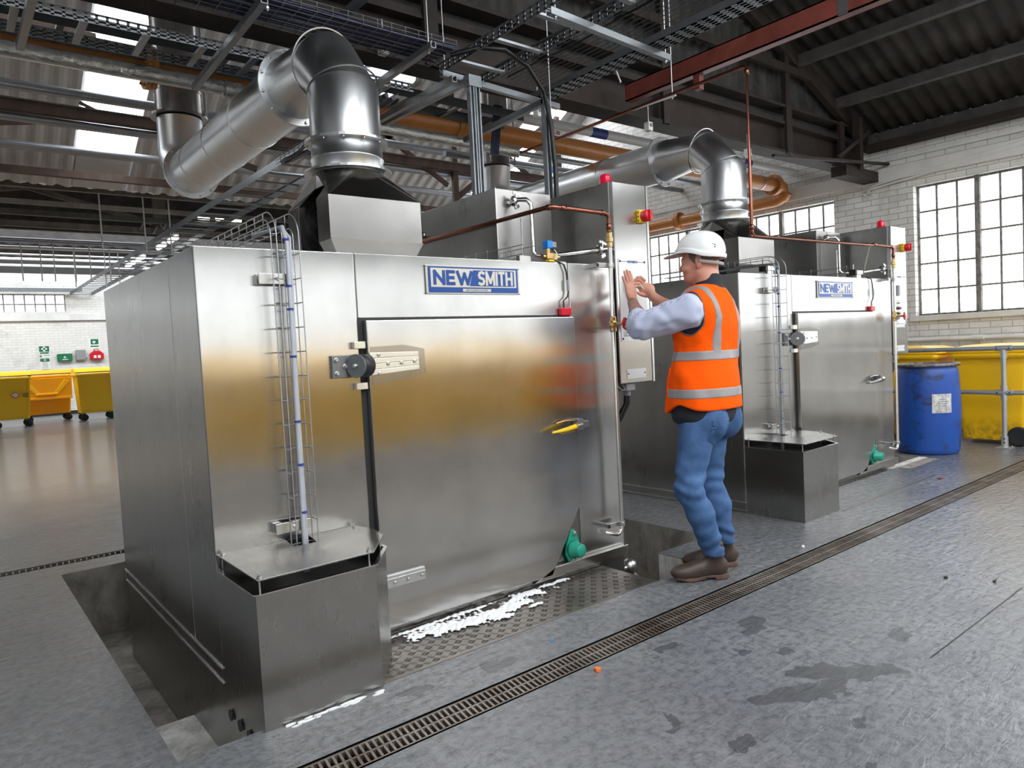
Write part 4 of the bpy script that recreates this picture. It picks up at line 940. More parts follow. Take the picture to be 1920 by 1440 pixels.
# ---------------------------------------------------------------- wheeled bins
def side_bin(loc, label, rz=0):
    """two-wheeled bin seen from its side/back"""
    t = thing('wheeled_bin', label, 'wheelie bin', loc, None, rz)
    body = MB(); n = 10; prof = []
    lo = (.0, .0, .0); W, D = .62, .74
    z0, z1 = .045, .985
    def rr(w_, d, z, r=.06, k=5):
        pts = []
        for cx, cy, a in ((w_ / 2 - r, d / 2 - r, 0), (-w_ / 2 + r, d / 2 - r, PI / 2), (-w_ / 2 + r, -d / 2 + r, PI), (w_ / 2 - r, -d / 2 + r, 1.5 * PI)):
            for i in range(k + 1): q = a + PI / 2 * i / k; pts.append((cx + r * math.cos(q), cy + r * math.sin(q), z))
        return pts
    def loft(rings, smooth=True):
        m = len(rings[0]); mb = MB(); vs = [p for q in rings for p in q]
        mb.add(vs, [(i * m + j, i * m + (j + 1) % m, (i + 1) * m + (j + 1) % m, (i + 1) * m + j) for i in range(len(rings) - 1) for j in range(m)], smooth)
        mb.add(rings[0], [tuple(range(m))[::-1]]); mb.add(rings[-1], [tuple(range(m))]); return mb
    loft([rr(.50, .58, .045), rr(.52, .60, .10), rr(.60, .72, .90), rr(.60, .72, .93)]).build('bin_body', M['bin'], t)
    loft([rr(.66, .78, .925, .07), rr(.68, .80, .93, .07), rr(.68, .80, .975, .07), rr(.66, .78, .98, .07)]).build('rim', M['bin'], t)
    lid = loft([rr(.67, .84, .983, .07), rr(.68, .85, 1.0, .07), rr(.66, .82, 1.03, .08), rr(.50, .6, 1.065, .1), rr(.2, .3, 1.075, .08)]).build('lid', M['bin'], t)
    MB().box((-.26, -.47, .975), (-.10, -.43, 1.0)).build('lid_hinge', M['bin'], t, .008); MB().box((.10, -.47, .975), (.26, -.43, 1.0)).build('lid_hinge', M['bin'], t, .008)
    MB().cyl((-.24, -.46, .95), (.24, -.46, .95), .014, 10).build('handle_bar', M['bin'], t)
    for sx_ in (-1, 1):
        wobj = MB().lathe([(0, -.025), (.035, -.025), (.05, -.018), (.08, -.018), (.098, -.022), (.103, -.010), (.103, .010), (.098, .022), (.08, .018), (0, .018)], (sx_ * .325, -.26, .103), (sx_, 0, 0), 28).build('wheel', M['tyre'], t)
    MB().cyl((-.3, -.26, .103), (.3, -.26, .103), .012, 10).build('axle', M['dark_metal'], t)
    return t
side_bin((9.02, 2.72, 0), 'yellow wheelie bin behind the handrail post at the right edge', 0)
side_bin((9.02, 3.62, 0), 'yellow wheelie bin behind the handrail, just right of the blue drum', PI)
def rrect(w_, d, z, r=.06, k=4, cx0=0, cy0=0):
    pts = []
    for cx, cy, a in ((w_ / 2 - r, d / 2 - r, 0), (-w_ / 2 + r, d / 2 - r, PI / 2), (-w_ / 2 + r, -d / 2 + r, PI), (w_ / 2 - r, -d / 2 + r, 1.5 * PI)):
        for i in range(k + 1): q = a + PI / 2 * i / k; pts.append((cx0 + cx + r * math.cos(q), cy0 + cy + r * math.sin(q), z))
    return pts
def loft(rings, smooth=True):
    m = len(rings[0]); mb = MB(); vs = [p for q in rings for p in q]
    mb.add(vs, [(i * m + j, i * m + (j + 1) % m, (i + 1) * m + (j + 1) % m, (i + 1) * m + j) for i in range(len(rings) - 1) for j in range(m)], smooth)
    mb.add(rings[0], [tuple(range(m))[::-1]]); mb.add(rings[-1], [tuple(range(m))]); return mb
def four_wheel_bin(loc, label, rz=0, open_front=False, w_=1.26, group=None, tilt=0.0):
    t = thing('four_wheeled_bin', label, 'wheeled bin', loc, group, rz); D = .78; m = M['bin_or'] if open_front else M['bin']
    loft([rrect(w_ * .84, D * .78, .20), rrect(w_ * .86, D * .80, .26), rrect(w_ * .96, D * .98, 1.12), rrect(w_ * .97, D, 1.16)]).build('bin_body', m, t)
    loft([rrect(w_ + .02, D + .06, 1.13, .07), rrect(w_ + .05, D + .09, 1.14, .07), rrect(w_ + .05, D + .09, 1.20, .07), rrect(w_ + .02, D + .06, 1.21, .07)]).build('rim', m, t)
    n = 8; rings = []
    for i in range(n + 1):
        u = i / n; y = -D / 2 - .02 + (D + .06) * u; z = 1.21 + .14 * math.sin(PI * min(1, u * .9 + .08)) ; rings.append((y, z))
    lid = MB(); vs = [(sx_ * (w_ / 2 + .01), y, z) for y, z in rings for sx_ in (-1, 1)]
    lid.add(vs, [(2 * i, 2 * i + 1, 2 * i + 3, 2 * i + 2) for i in range(n)], True); lid.add([(s_ * (w_ / 2 + .01), y, z) for s_ in (-1,) for y, z in rings] + [(-(w_ / 2 + .01), rings[-1][0], 1.2), (-(w_ / 2 + .01), rings[0][0], 1.2)], [tuple(range(n + 3))])
    lid.add([((w_ / 2 + .01), y, z) for y, z in rings] + [((w_ / 2 + .01), rings[-1][0], 1.2), ((w_ / 2 + .01), rings[0][0], 1.2)], [tuple(range(n + 3))]); lid.build('lid', m, t)
    if open_front:
        f = MB().prism([(-w_ * .46, -D / 2 - .005, .62), (w_ * .46, -D / 2 - .005, .62), (w_ * .48, -D / 2 - .035, 1.13), (-w_ * .48, -D / 2 - .035, 1.13)], (0, -.03, 0)); f.box((-w_ * .47, -D / 2 - .05, .58), (w_ * .47, -D / 2 + .04, .64)); f.build('drop_front', m, t, .008)
        g = MB()
        for s_ in (-1, 1): g.prism([(s_ * w_ * .12, -D / 2 - .055, .72), (s_ * w_ * .20, -D / 2 - .055, .72), (s_ * w_ * .42, -D / 2 - .075, 1.02), (s_ * w_ * .34, -D / 2 - .075, 1.08)], (0, .03, 0))
        g.box((-w_ * .2, -D / 2 - .065, .70), (w_ * .2, -D / 2 - .03, .74)); g.build('front_rib', M['bin'], t, .006)
    else:
        for s_ in (-1, 1): MB().prism([(s_ * w_ * .40 - .03, -D * .42, .27), (s_ * w_ * .40 + .03, -D * .42, .27), (s_ * w_ * .44 + .03, -D / 2 - .012, 1.13), (s_ * w_ * .44 - .03, -D / 2 - .012, 1.13)], (0, .03, 0)).build('corner_rib', m, t, .006)
    for sx_ in (-1, 1):
        for sy_ in (-1, 1):
            x, y = sx_ * w_ * .36, sy_ * D * .30
            c = MB().box((x - .05, y - .05, .17), (x + .05, y + .05, .20)); c.bar((x, y, .18), (x + .03, y, .1), .075, .02, (0, 1, 0)); co = c.build('castor', M['dark_metal'], t)
            MB().lathe([(0, -.02), (.03, -.02), (.035, -.016), (.075, -.02), (.085, -.012), (.085, .012), (.075, .02), (.035, .016), (0, .02)], (x + .03, y, .085), (0, 1, 0), 20).build('wheel', M['tyre'], co)
    return t
b0 = four_wheel_bin((1.30, 21.0, 0), 'yellow four-wheeled bin with hazard diamond at the far left edge', 0, w_=.86)
MB().prism([(.0 + .10, -.395, .70), (.19, -.405, .78), (.10, -.415, .86), (.01, -.405, .78)], (0, -.004, 0)).build('hazard_diamond', M['red'], b0)
MB().prism([(.10, -.400, .715), (.175, -.409, .78), (.10, -.418, .845), (.025, -.409, .78)], (0, -.003, 0)).build('hazard_field', M['white_paint'], b0)
for k in range(3): MB().box((.24, -.412, .80 - .035 * k), (.36, -.40, .815 - .035 * k)).build('stencil_line', M['txt'], b0)
four_wheel_bin((2.16, 22.3, 0), 'amber bin with open drop front, middle of the far row', 0, True, 1.2)
four_wheel_bin((3.12, 21.2, 0), 'yellow domed bin standing alone, right of the far row', 0, False, .86)
four_wheel_bin((.0, 21.6, 0), 'yellow bin beyond the left edge of the far row', 0, False, 1.26)
four_wheel_bin((-1.6, 22.0, 0), 'yellow bin second beyond the left edge of the far row', 0, False, 1.26)
# row of bins behind the camera, mirrored in the washer front
for k, x in enumerate((1.3, 2.7, 4.1, 5.5, 6.9)):
    four_wheel_bin((x, -2.3 - .05 * (k % 2), 0), 'yellow bin in the row behind the viewer, %s from the left' % ('first', 'second', 'third', 'fourth', 'fifth')[k], PI, False, 1.30, 'yellow bins behind the viewer')

# ---------------------------------------------------------------- signs and boxes on the far wall
GR = mat('safety_green', (.008, .16, .07), .4)
def sign(x0, x1, z0, z1, label, cross=None, cols=None, y=25.0):
    t = thing('safety_sign', label, 'sign', ((x0 + x1) / 2, y, (z0 + z1) / 2), 'first aid signs'); w_, h = (x1 - x0) / 2, (z1 - z0) / 2
    MB().box((-w_, -.006, -h), (w_, 0, h)).build('sign_board', M['white_paint'], t)
    return t, w_, h
def crossm(mb, x, z, s, y): mb.box((x - s, y - .002, z - s * .36), (x + s, y, z + s * .36)); mb.box((x - s * .36, y - .002, z - s), (x + s * .36, y, z + s)); return mb
t, w_, h = sign(2.36, 2.62, 1.83, 2.06, 'green sign with white cross, top left of the far wall signs')
MB().box((-w_ + .005, -.009, -h + .06), (w_ - .005, -.006, h - .005)).build('green_field', GR, t); crossm(MB(), 0, .03, .07, -.009).build('white_cross', M['white_paint'], t); MB().box((-w_ + .02, -.009, -h + .005), (w_ - .02, -.006, -h + .045)).build('caption_bar', GR, t)
t, w_, h = sign(2.33, 2.66, 1.72, 1.80, 'small narrow white first aid sign below the green cross')
crossm(MB(), -.10, 0, .03, -.006).build('green_cross', GR, t); MB().box((-.15, -.008, -.035), (-.14, -.006, .035)).build('green_edge', GR, t); MB().box((-.02, -.008, .015), (.14, -.006, .03)).build('caption_bar', GR, t)
t, w_, h = sign(2.37, 2.60, 1.33, 1.69, 'tall white first aid notice with green header above the amber bin')
MB().box((-w_, -.009, h - .09), (w_, -.006, h)).build('green_header', GR, t); crossm(MB(), 0, h - .045, .03, -.009).build('white_cross', M['white_paint'], t); MB().box((-w_ + .01, -.009, -h), (w_ - .01, -.006, -h + .04)).build('green_footer', GR, t)
for k in range(6): MB().box((-.07, -.008, .07 - .035 * k), (.07, -.006, .078 - .035 * k)).build('notice_line', M['txt'], t)
t, w_, h = sign(3.64, 3.93, 1.92, 2.24, 'white and green defibrillator sign above the red case')
MB().box((-.09, -.009, -.02), (.12, -.006, .14)).build('green_field', GR, t); MB().box((-.10, -.009, -.10), (.12, -.006, -.06)).build('caption_bar', GR, t); MB().prism([(-.0, -.011, .0), (-.05, -.011, .06), (-.02, -.011, .09), (0, -.011, .07), (.02, -.011, .09), (.05, -.011, .06)], (0, .002, 0)).build('white_heart', M['white_paint'], t)
t = thing('first_aid_box', 'green first aid box mounted on the far white wall', 'first aid box', (2.98, 25.0, 1.70)); MB().box((-.19, -.12, -.12), (.20, 0, .10)).build('case', GR, t, .02); crossm(MB(), .0, .0, .035, -.12).build('white_cross', M['white_paint'], t); MB().box((-.07, -.123, -.075), (.08, -.12, -.055)).build('caption_bar', M['white_paint'], t)
MB().box((-.18, -.125, .085), (.19, -.1, .105)).build('lid_edge', GR, t)
t = thing('dispenser_box', 'grey wall box between the green and red cases', 'box', (3.40, 25.0, 1.76)); MB().box((-.13, -.12, -.16), (.13, 0, .15)).build('case', M['grey_pl'], t, .015); MB().box((.11, -.10, -.13), (.15, -.04, -.09)).build('latch', M['black'], t)
t = thing('defibrillator_case', 'red defibrillator case hanging on the far white wall', 'defibrillator', (3.82, 25.0, 1.72)); MB().prism([(-.18, -.14, -.13), (.18, -.14, -.13), (.19, -.14, .05), (.08, -.14, .15), (-.08, -.14, .15), (-.19, -.14, .05)], (0, .14, 0)).build('case', M['red'], t, .02)
MB().box((-.10, -.146, -.10), (.10, -.14, .03)).build('front_label', M['lampred'], t); MB().box((-.09, -.148, -.08), (-.02, -.146, 0)).build('label_field', M['white_paint'], t); MB().box((.02, -.148, -.08), (.09, -.146, 0)).build('label_field', M['white_paint'], t); MB().tube([(-.06, -.08, .14), (-.05, -.08, .19), (.05, -.08, .19), (.06, -.08, .14)], .014, 8).build('carry_handle', M['black'], t)

# ---------------------------------------------------------------- litter and scraps on the floor
def scrap(name, label, cat, x, y, m, pts, h=.004):
    o = MB().prism([(x + a, y + b_, .0005) for a, b_ in pts], (0, 0, h)).build(name, m); return tag(o, label, cat)
om = mat('orange_wrapper', (.85, .20, .03), .4)
scrap('plastic_scrap', 'small orange plastic scrap on the floor near the drain grating', 'litter', 1.955, 1.985, om, [(-.012, -.005), (0, -.012), (.014, -.004), (.008, .010), (-.008, .012)], .012)
scrap('plastic_scrap', 'tiny blue scrap on the floor between tread plate and drain', 'litter', 2.02, 2.33, M['blue_pl'], [(-.008, -.003), (0, -.008), (.010, -.002), (.004, .006)])
scrap('paper_scrap', 'small white scrap on the floor just behind the drain grating, right of the man', 'litter', 4.02, 2.26, M['white_paint'], [(-.02, -.008), (-.002, -.012), (.02, .002), (.012, .014), (-.006, .004)])
scrap('leaf_scrap', 'dark curled scrap on the bright floor at the right', 'litter', 3.96, 1.45, M['rust'], [(-.02, -.004), (-.002, -.012), (.02, .0), (.004, .010)], .008)
scrap('bolt_scrap', 'small dark bolt lying on the floor, right of centre', 'litter', 4.06, 1.26, M['black'], [(-.022, -.006), (-.010, -.008), (-.008, -.002), (.022, .0), (.022, .005), (-.012, .006)], .008)
scrap('rubber_scrap', 'reddish scrap on the floor near the second pit edge', 'litter', 6.55, 2.42, M['oxide'], [(-.03, -.01), (.02, -.015), (.03, .01), (-.01, .02)], .01)
# ---------------------------------------------------------------- overhead steelwork
def single(name, mb, m, label, cat, group=None, **k): return tag(mb.build(name, m, **k), label, cat, group)
g = thing('roof_girder', 'deep rusty steel girder carrying the gable and spanning to the right wall', 'girder', (0, 4.6, 3.4))
MB().box((-9, -.01, .03), (9.95, .01, .33)).build('web_plate', M['rust'], g)
MB().box((-9, .05, .38), (9.95, .07, .52)).build('upper_web', M['rust_grey'], g)
for z, d in ((0, .12), (.33, .12), (.37, .10), (.52, .13)): MB().box((-9, -d, z), (9.95, d, z + .03)).build('flange', M['rust'], g)
for x in (-2.5, .3, 3.0, 5.70, 7.93, 9.2): MB().box((x - .06, -.14, .0), (x + .06, -.10, .56)).build('stiffener', M['rust'], g)
x = 0.5
f = thing('gable_frame', 'dark rusty angle iron frame of the corrugated gable', 'roof truss', (4.4, 4.5, 3.9))
MB().bar((5.6, 0, -.12), (0, 0, 2.12), .08, .16).build('rafter', M['rust'], f); MB().bar((-5.4, 0, -.05), (0, 0, 2.12), .08, .16).build('rafter', M['rust'], f)
for x in (-2.5, .3, 3.0, 5.70, 7.93): MB().box((x - 4.4 - .045, -.03, .05), (x - 4.4 + .045, .03, 2.1 - .40 * abs(x - 4.4))).build('gable_post', M['rust'], f)
MB().bar((-3.5, -.02, .47), (4.3, -.02, .47), .05, .09).build('gable_rail', M['rust'], f)
for i, x in enumerate((9.94, 9.09, 8.21, 7.2, 6.1, 5.0, 3.6, 2.4, 1.2, 0.0)):
    single('roof_purlin', MB().box((x - .045, -9, 3.80 + .4 * (5.6 - abs(x - 4.4)) - .06), (x + .045, 4.47, 3.80 + .4 * (5.6 - abs(x - 4.4)) + .06)), M['purlin'] if i < 3 else M['rust'],
           ('lowest dusty roof purlin just above the white brick wall', 'second roof purlin above the right wall, meeting the gable at its lower corner', 'third dusty roof purlin up from the right wall')[i] if i < 3 else 'dark purlin high under the dark near roof', 'purlin', None if i < 3 else 'high dark purlins')
single('wall_head_beam', MB().box((9.80, -9, 3.66), (10, 4.5, 3.74)), M['rust'], 'rusty beam along the top of the white brick wall at the right', 'beam')
br = thing('girder_bearing', 'rusty girder end bracket and short struts on the right wall', 'bracket', (9.4, 4.45, 3.25))
MB().box((-.35, -.10, .0), (.55, .10, .13)).build('bearing_plate', M['rust'], br); MB().box((-.06, -.14, .10), (.03, -.05, .75)).build('hanger_plate', M['rust'], br); MB().bar((-.6, -.12, .18), (.25, -.12, .62), .03, .05).build('strut', M['rust'], br); MB().bar((-2.2, -.2, -.02), (.6, -.2, .22), .04, .03).build('strut', M['rust'], br)
c = thing('red_beam', 'red oxide painted steel channel running from the girder towards the viewer', 'beam', (5.12, 4.45, 3.57))
MB().box((-.045, -7, -.075), (-.03, 0, .075)).build('channel_web', M['oxide'], c); MB().box((-.045, -7, .065), (.045, 0, .075)).build('channel_flange', M['oxide'], c); MB().box((-.045, -7, -.075), (.045, 0, -.065)).build('channel_flange', M['oxide'], c)
MB().box((-.03, -.80, -.20), (.03, -.74, -.07)).build('drop_bracket', M['oxide'], c)
MB().box((-.047, -2.05, -.076), (-.0445, -1.98, .076)).build('bare_patch', M['galv'], c)
single('white_wire', MB().tube([(4.75, 4.45, 3.76), (4.84, 4.42, 3.78), (4.93, 4.42, 3.74), (4.99, 4.42, 3.64)], .008, 8), M['white_paint'], 'short bent white wire on the girder left of the red beam end', 'wire')

# pipes
def long_pipe(name, label, m, pts, r, extra=()):
    t = thing(name, label, 'pipe', pts[0]); o = Vector(pts[0]); MB().tube([Vector(p) - o for p in pts], r, 20).build('pipe_run', m, t)
    for (nm, p, ax, r1, l, mm) in extra:
        mb = MB().lathe([(r, -l), (r1, -l), (r1, -l * .12), (r1 * .96, 0), (r1, l * .12), (r1, l), (r, l)], Vector(p) - o, ax, 28, False); fo = mb.build(nm, mm, t)
        if nm == 'pipe_flange':
            for k in range(8):
                a = 2 * PI * k / 8; u = Vector(ax).orthogonal().normalized(); w_ = Vector(ax).cross(u); MB().bolt(Vector(p) - o + (u * math.cos(a) + w_ * math.sin(a)) * (r1 * .82) - Vector(ax) * l, -Vector(ax), .012, .016).build('bolt', m, fo)
    return t
OR = M['flange_orange']
long_pipe('orange_pipe', 'thick orange flanged pipe running overhead across the hall', OR, [(-3, 5.65, 3.44), (9.70, 5.65, 3.44), (9.79, 5.66, 3.42), (9.82, 5.68, 3.36)], .095,
          [('pipe_flange', (1.34, 5.65, 3.44), (1, 0, 0), .150, .035, OR), ('pipe_flange', (9.55, 5.65, 3.44), (1, 0, 0), .145, .035, OR), ('pipe_collar', (4.05, 5.65, 3.44), (1, 0, 0), .107, .05, OR), ('pipe_clamp', (2.05, 5.65, 3.44), (1, 0, 0), .101, .02, M['tube']), ('pipe_clamp', (5.05, 5.65, 3.44), (1, 0, 0), .101, .015, M['galv']), ('pipe_clamp', (9.2, 5.65, 3.44), (1, 0, 0), .101, .015, M['galv'])])
long_pipe('orange_pipe', 'second orange pipe turning back along the right wall below the first', OR, [(9.82, 5.60, 3.36), (9.82, 5.66, 3.29), (9.82, 5.78, 3.26), (9.82, 16, 3.30)], .085,
          [('pipe_flange', (9.82, 7.55, 3.27), (0, 1, 0), .14, .04, OR), ('pipe_clamp', (9.82, 7.05, 3.27), (0, 1, 0), .092, .015, M['galv'])])
long_pipe('lagged_pipe', 'silver foil lagged pipe passing in front of the orange pipe at upper left', M['foil'], [(-3, 5.5, 3.335), (1.7, 5.5, 3.345), (2.3, 5.5, 3.31), (3.0, 5.5, 3.245), (4.35, 5.5, 3.24), (4.52, 5.48, 3.225), (4.6, 5.42, 3.21)], .052,
          [('foil_joint', (1.87, 5.5, 3.335), (1, 0, 0), .062, .06, M['foil'])])
long_pipe('white_pipe', 'shiny white lagged pipe above the orange pipe, ending by the right wall', M['tube_w'], [(4.0, 5.55, 3.60), (9.95, 5.55, 3.64)], .052,
          [('blue_band', (5.85, 5.55, 3.612), (1, 0, 0), .054, .12, M['blue_tie']), ('blue_band', (8.7, 5.55, 3.632), (1, 0, 0), .054, .10, M['blue_tie']), ('pipe_band', (7.4, 5.55, 3.62), (1, 0, 0), .055, .01, M['galv'])])
for nm, y, z, r_ in (('conduit', 6.3, 3.62, .03), ('conduit', 6.9, 3.72, .035), ('conduit', 7.6, 3.80, .04)):
    single('steel_conduit', MB().cyl((5.2, y, z), (10.0, y, z), r_, 10), M['tray_lt'], 'grey conduit under the far roof beyond the white pipe', 'conduit', 'conduits beyond the white pipe')
# grey tubes and beams under the far roof
rows = [(8.76, 4.2, .055, 'tube'), (9.84, 4.2, .055, 'tube'), (11.02, 4.2, .06, 'tube'), (12.2, 4.16, .05, 'purlin2'), (13.3, 4.2, .045, 'timber_lt'), (14.65, 4.2, .04, 'timber_lt'), (15.6, 4.2, .05, 'purlin'), (17.2, 4.2, .05, 'purlin'), (18.8, 4.2, .045, 'tube'), (20.0, 4.2, .04, 'tube_w'), (21.2, 4.2, .03, 'tube'), (22.0, 4.2, .035, 'tube_w'), (23.3, 4.2, .035, 'tube_w')]
M['purlin2'] = M['oxide_dull'] = rusty('dull_brown_beam', (.06, .035, .028), (.11, .07, .055))
LB = {'tube': 'grey horizontal tube spanning under the far roof', 'purlin2': 'brown beam spanning just below the far roof valley', 'timber_lt': 'grimy pale beam spanning the dark bay beyond the far roof', 'purlin': 'dim grey beam deep in the dark rear bay', 'tube_w': 'bright white tube in front of the far white wall'}
for y, z, r_, k in rows:
    mb = MB().cyl((-9, y, z), (10.0, y, z), r_, 10) if 'tube' in k else MB().box((-9, y - r_, z - r_), (10.0, y + r_, z + r_))
    single('overhead_tube' if 'tube' in k else 'overhead_beam', mb, M[k], LB[k], 'tube' if 'tube' in k else 'beam', {'tube': 'grey overhead tubes', 'tube_w': 'white overhead tubes', 'timber_lt': 'grimy pale beams', 'purlin': 'dim rear beams'}.get(k))
t = thing('roof_truss', 'brown steel roof truss crossing in front of the left roof light', 'roof truss', (0, 9.75, 4.3))
MB().box((-9, -.05, -.06), (9.95, .05, .06)).build('bottom_chord', M['purlin2'], t); MB().box((-9, -.06, .06), (9.95, .06, .075)).build('chord_flange', M['timber_lt'], t)
for x in (-7, -4.6, .0 - 2.2, 4.5, 6.85, 9.2): MB().box((x - .05, -.03, -.55), (x + .05, .03, 1.2)).build('truss_post', M['purlin2'], t)
for x in (-4.6, 4.5, 6.85): MB().bar((x, 0, -.5), (x + 2.2, 0, 1.1), .04, .09).build('truss_brace', M['purlin2'], t); MB().bar((x, 0, 1.0), (x + 2.2, 0, -.3), .04, .07).build('truss_brace', M['purlin2'], t)
t = thing('cross_brace', 'rusty flat bars crossing over the left roof light', 'brace', (1.95, 10.5, 4.52))
MB().bar((-2.9, 0, -.52), (.25, 0, .06), .03, .10).build('brace_bar', M['purlin2'], t); MB().bar((.0, 0, .06), (1.9, .0, -.42), .03, .09).build('brace_bar', M['purlin2'], t); MB().bar((-.3, 0.05, .18), (.5, .05, -.15), .02, .04).build('brace_bar', M['rust'], t)
t = thing('rear_truss', 'grimy pale timber truss in the dark bay near the far wall', 'roof truss', (1.5, 16.8, 4.3))
MB().bar((-6, 0, -.10), (7, 0, -.10), .08, .12).build('tie_beam', M['timber_lt'], t); MB().bar((.1, 0, .62), (-3.2, 0, .0), .06, .10).build('truss_brace', M['timber_lt'], t); MB().bar((.1, 0, .62), (3.0, 0, -.1), .06, .10).build('truss_brace', M['timber_lt'], t); MB().box((2.35, -.05, -.1), (2.6, .05, .9)).build('king_post', M['timber_lt'], t)
for k, (x, z) in enumerate(((2.05, .05), (2.3, -.02), (2.5, .08))): MB().tube([(x, -.1, z - .15), (x + .12, -.1, z + .1), (x + .22, -.1, z - .05)], .02, 6).build('cable_clutter', M['grey_pl'], t)
i = 0
for (x, y) in ((2.9, 13.3), (2.25, 13.3), (3.3, 13.3), (2.2, 18.8), (2.6, 18.8), (2.9, 18.8), (3.3, 18.8), (1.6, 18.8), (1.95, 18.8), (2.75, 20.0), (3.4, 20), (3.7, 20)):
    single('hanger_rod', MB().cyl((x, y, 3.2 if y < 15 else 3.3), (x, y, 4.2), .012, 6), M['rail'], 'thin vertical hanger rod below the far overhead tubes', 'rod', 'far hanger rods')
# strip lights; some bars stand in for slits of sky
def batten(p0, p1, label, group, r_=.035):
    t = thing('light_strip', label, 'light', p0, group); d = Vector(p1) - Vector(p0)
    MB().bar((0, 0, .05), d + Vector((0, 0, .05)), .09, .04).build('light_housing', M['white_paint'], t); MB().cyl((0, 0, 0), d, r_, 10).build('glow_bar', M['batten'], t); return t
for a, b_ in ((-.6, 1.15), (1.2, 1.27), (1.42, 1.72), (2.02, 2.28), (2.32, 2.52), (2.58, 2.74), (2.80, 2.86), (2.90, 3.10), (3.14, 3.30), (3.36, 3.60), (3.64, 3.80), (3.84, 4.1)):  # bars stand in for slits of sky at the roof edge
    batten((a * .97, 13.6, 4.41), (b_ * .97, 13.6, 4.41), 'glowing bar standing in for a sky slit just under the far roof edge', 'row of sky slit bars under the far roof')
for y, l in ((14.2, .5), (15.1, .5), (16.9, .6), (17.9, .7)): batten((3.62, y, 3.66), (3.62, y + l, 3.66), 'tube light above the long far cable tray', 'tube lights above the far tray', .045)
for x in (4.4, 4.75, 5.05): batten((x, 15.5, 4.3), (x + .22, 15.5, 4.3), 'small far light seen between cable basket and extract hood', 'small far lights behind the hood')
batten((-1.0, 6.2, 3.75), (1.11, 6.2, 3.75), 'long glowing bar standing in for roof glazing above the orange pipe at upper left', None, .03)  # glowing bar put in for the bright roof glazing behind

# cable trays
def tray_rail(mb, p0, p1, h=.06, slot=.055, up=Vector((0, 0, 1)), thick=.003):
    """perforated side rail: three strips and the webs between two rows of slots"""
    p0, p1 = Vector(p0), Vector(p1); L = (p1 - p0).length; d = (p1 - p0) / L
    for z0, z1 in ((0, .20), (.42, .58), (.80, 1.0)):
        a = p0 + up * h * (z0 + z1) / 2; mb.bar(a, a + d * L, thick, h * (z1 - z0), up)
    s_ = 0
    while s_ < L: a = p0 + d * s_ + up * h / 2; mb.bar(a, a + d * slot * .3, thick, h * .9, up); s_ += slot
    return mb
def ladder_tray(name, label, o, L, axis, width, rung, m, perf=True, h=.06, slot=.055, rung_w=.04):
    t = thing(name, label, 'cable tray', o); d = Vector((1, 0, 0)) if axis == 'X' else Vector((0, 1, 0)); s = Vector((0, 1, 0)) if axis == 'X' else Vector((1, 0, 0))
    for k in (0, 1):
        mb = MB()
        if perf: tray_rail(mb, s * width * k, s * width * k + d * L, h, slot)
        else: mb.bar(s * width * k + Vector((0, 0, h / 2)), s * width * k + d * L + Vector((0, 0, h / 2)), .004, h)
        mb.bar(s * width * k + Vector((0, 0, h)) + s * (.01 if k == 0 else -.01), s * width * k + d * L + Vector((0, 0, h)) + s * (.01 if k == 0 else -.01), .022, .003); mb.build('side_rail', m, t)
    a = rung * .5
    while a < L:
        mb = MB(); p = d * a + Vector((0, 0, .008)); mb.bar(p, p + s * width, rung_w, .016); mb.build('rung', m, t); a += rung
    return t
ladder_tray('cable_ladder', 'perforated grey cable ladder along the top left, above the orange pipe', (-2.0, 4.76, 3.30), 5.0, 'X', .36, .33, M['tray_lt'])
ladder_tray('cable_ladder', 'second grey cable ladder close behind the perforated one at top left', (-2.0, 5.22, 3.44), 6.5, 'X', .30, .5, M['tray'], False, .08)
def basket(name, label, o, L, axis, width, m=M['tray'], h=.055, step=.10, cables=(), tall=()):
    t = thing(name, label, 'cable basket', o); d = Vector((1, 0, 0)) if axis == 'X' else Vector((0, 1, 0)); s = Vector((0, 1, 0)) if axis == 'X' else Vector((1, 0, 0)); Z = Vector((0, 0, 1))
    mb = MB(); n = int(width / .05)
    for k in range(n + 1): mb.cyl(s * width * k / n, s * width * k / n + d * L, .0028, 5)
    for k in (0, 1):
        for z in (.5, 1): mb.cyl(s * width * k + Z * h * z, s * width * k + Z * h * z + d * L, .0028, 5)
    mb.build('long_wires', m, t)['kind'] = 'stuff'
    mb = MB(); a = 0
    while a <= L: mb.tube([d * a + Z * (h + .004), d * a, d * a + s * width, d * a + s * width + Z * (h + .004)], .0028, 5, False); a += step
    mb.build('cross_wires', m, t)['kind'] = 'stuff'
    for (u, r_, mk) in cables: 
        pts = [d * (L * i / 14) + s * (width * u + .012 * math.sin(i * 2.1 + u * 9)) + Z * (r_ + .004 + .006 * math.sin(i * 1.3 + u * 5)) for i in range(15)]
        MB().tube(pts, r_, 8).build('cable', M[mk], t)
    return t
nv = [(u, .014, 'navy_cable') for u in (.08, .18, .26, .36, .5, .62, .74, .86)]
basket('cable_basket', 'wire basket full of dark blue cables along the top left', (-2.0, 4.02, 3.34), 4.9, 'X', .34, cables=nv)
basket('cable_basket', 'wire basket with cables in the tray run at the top centre, nearest the viewer', (3.50, -1.0, 3.36), 5.3, 'Y', .36, step=.09, cables=[(.2, .008, 'blk_cable')])
bk = basket('cable_basket', 'small cable basket with dark cables behind the strut posts', (2.45, 4.3, 3.02), 1.9, 'Y', .14, cables=[(.3, .018, 'navy_cable'), (.7, .018, 'navy_cable')])
for y in (.48, .80): MB().cyl((.07, y, -.01), (.07, y, .31), .005, 6).build('basket_hanger', M['galv'], bk)
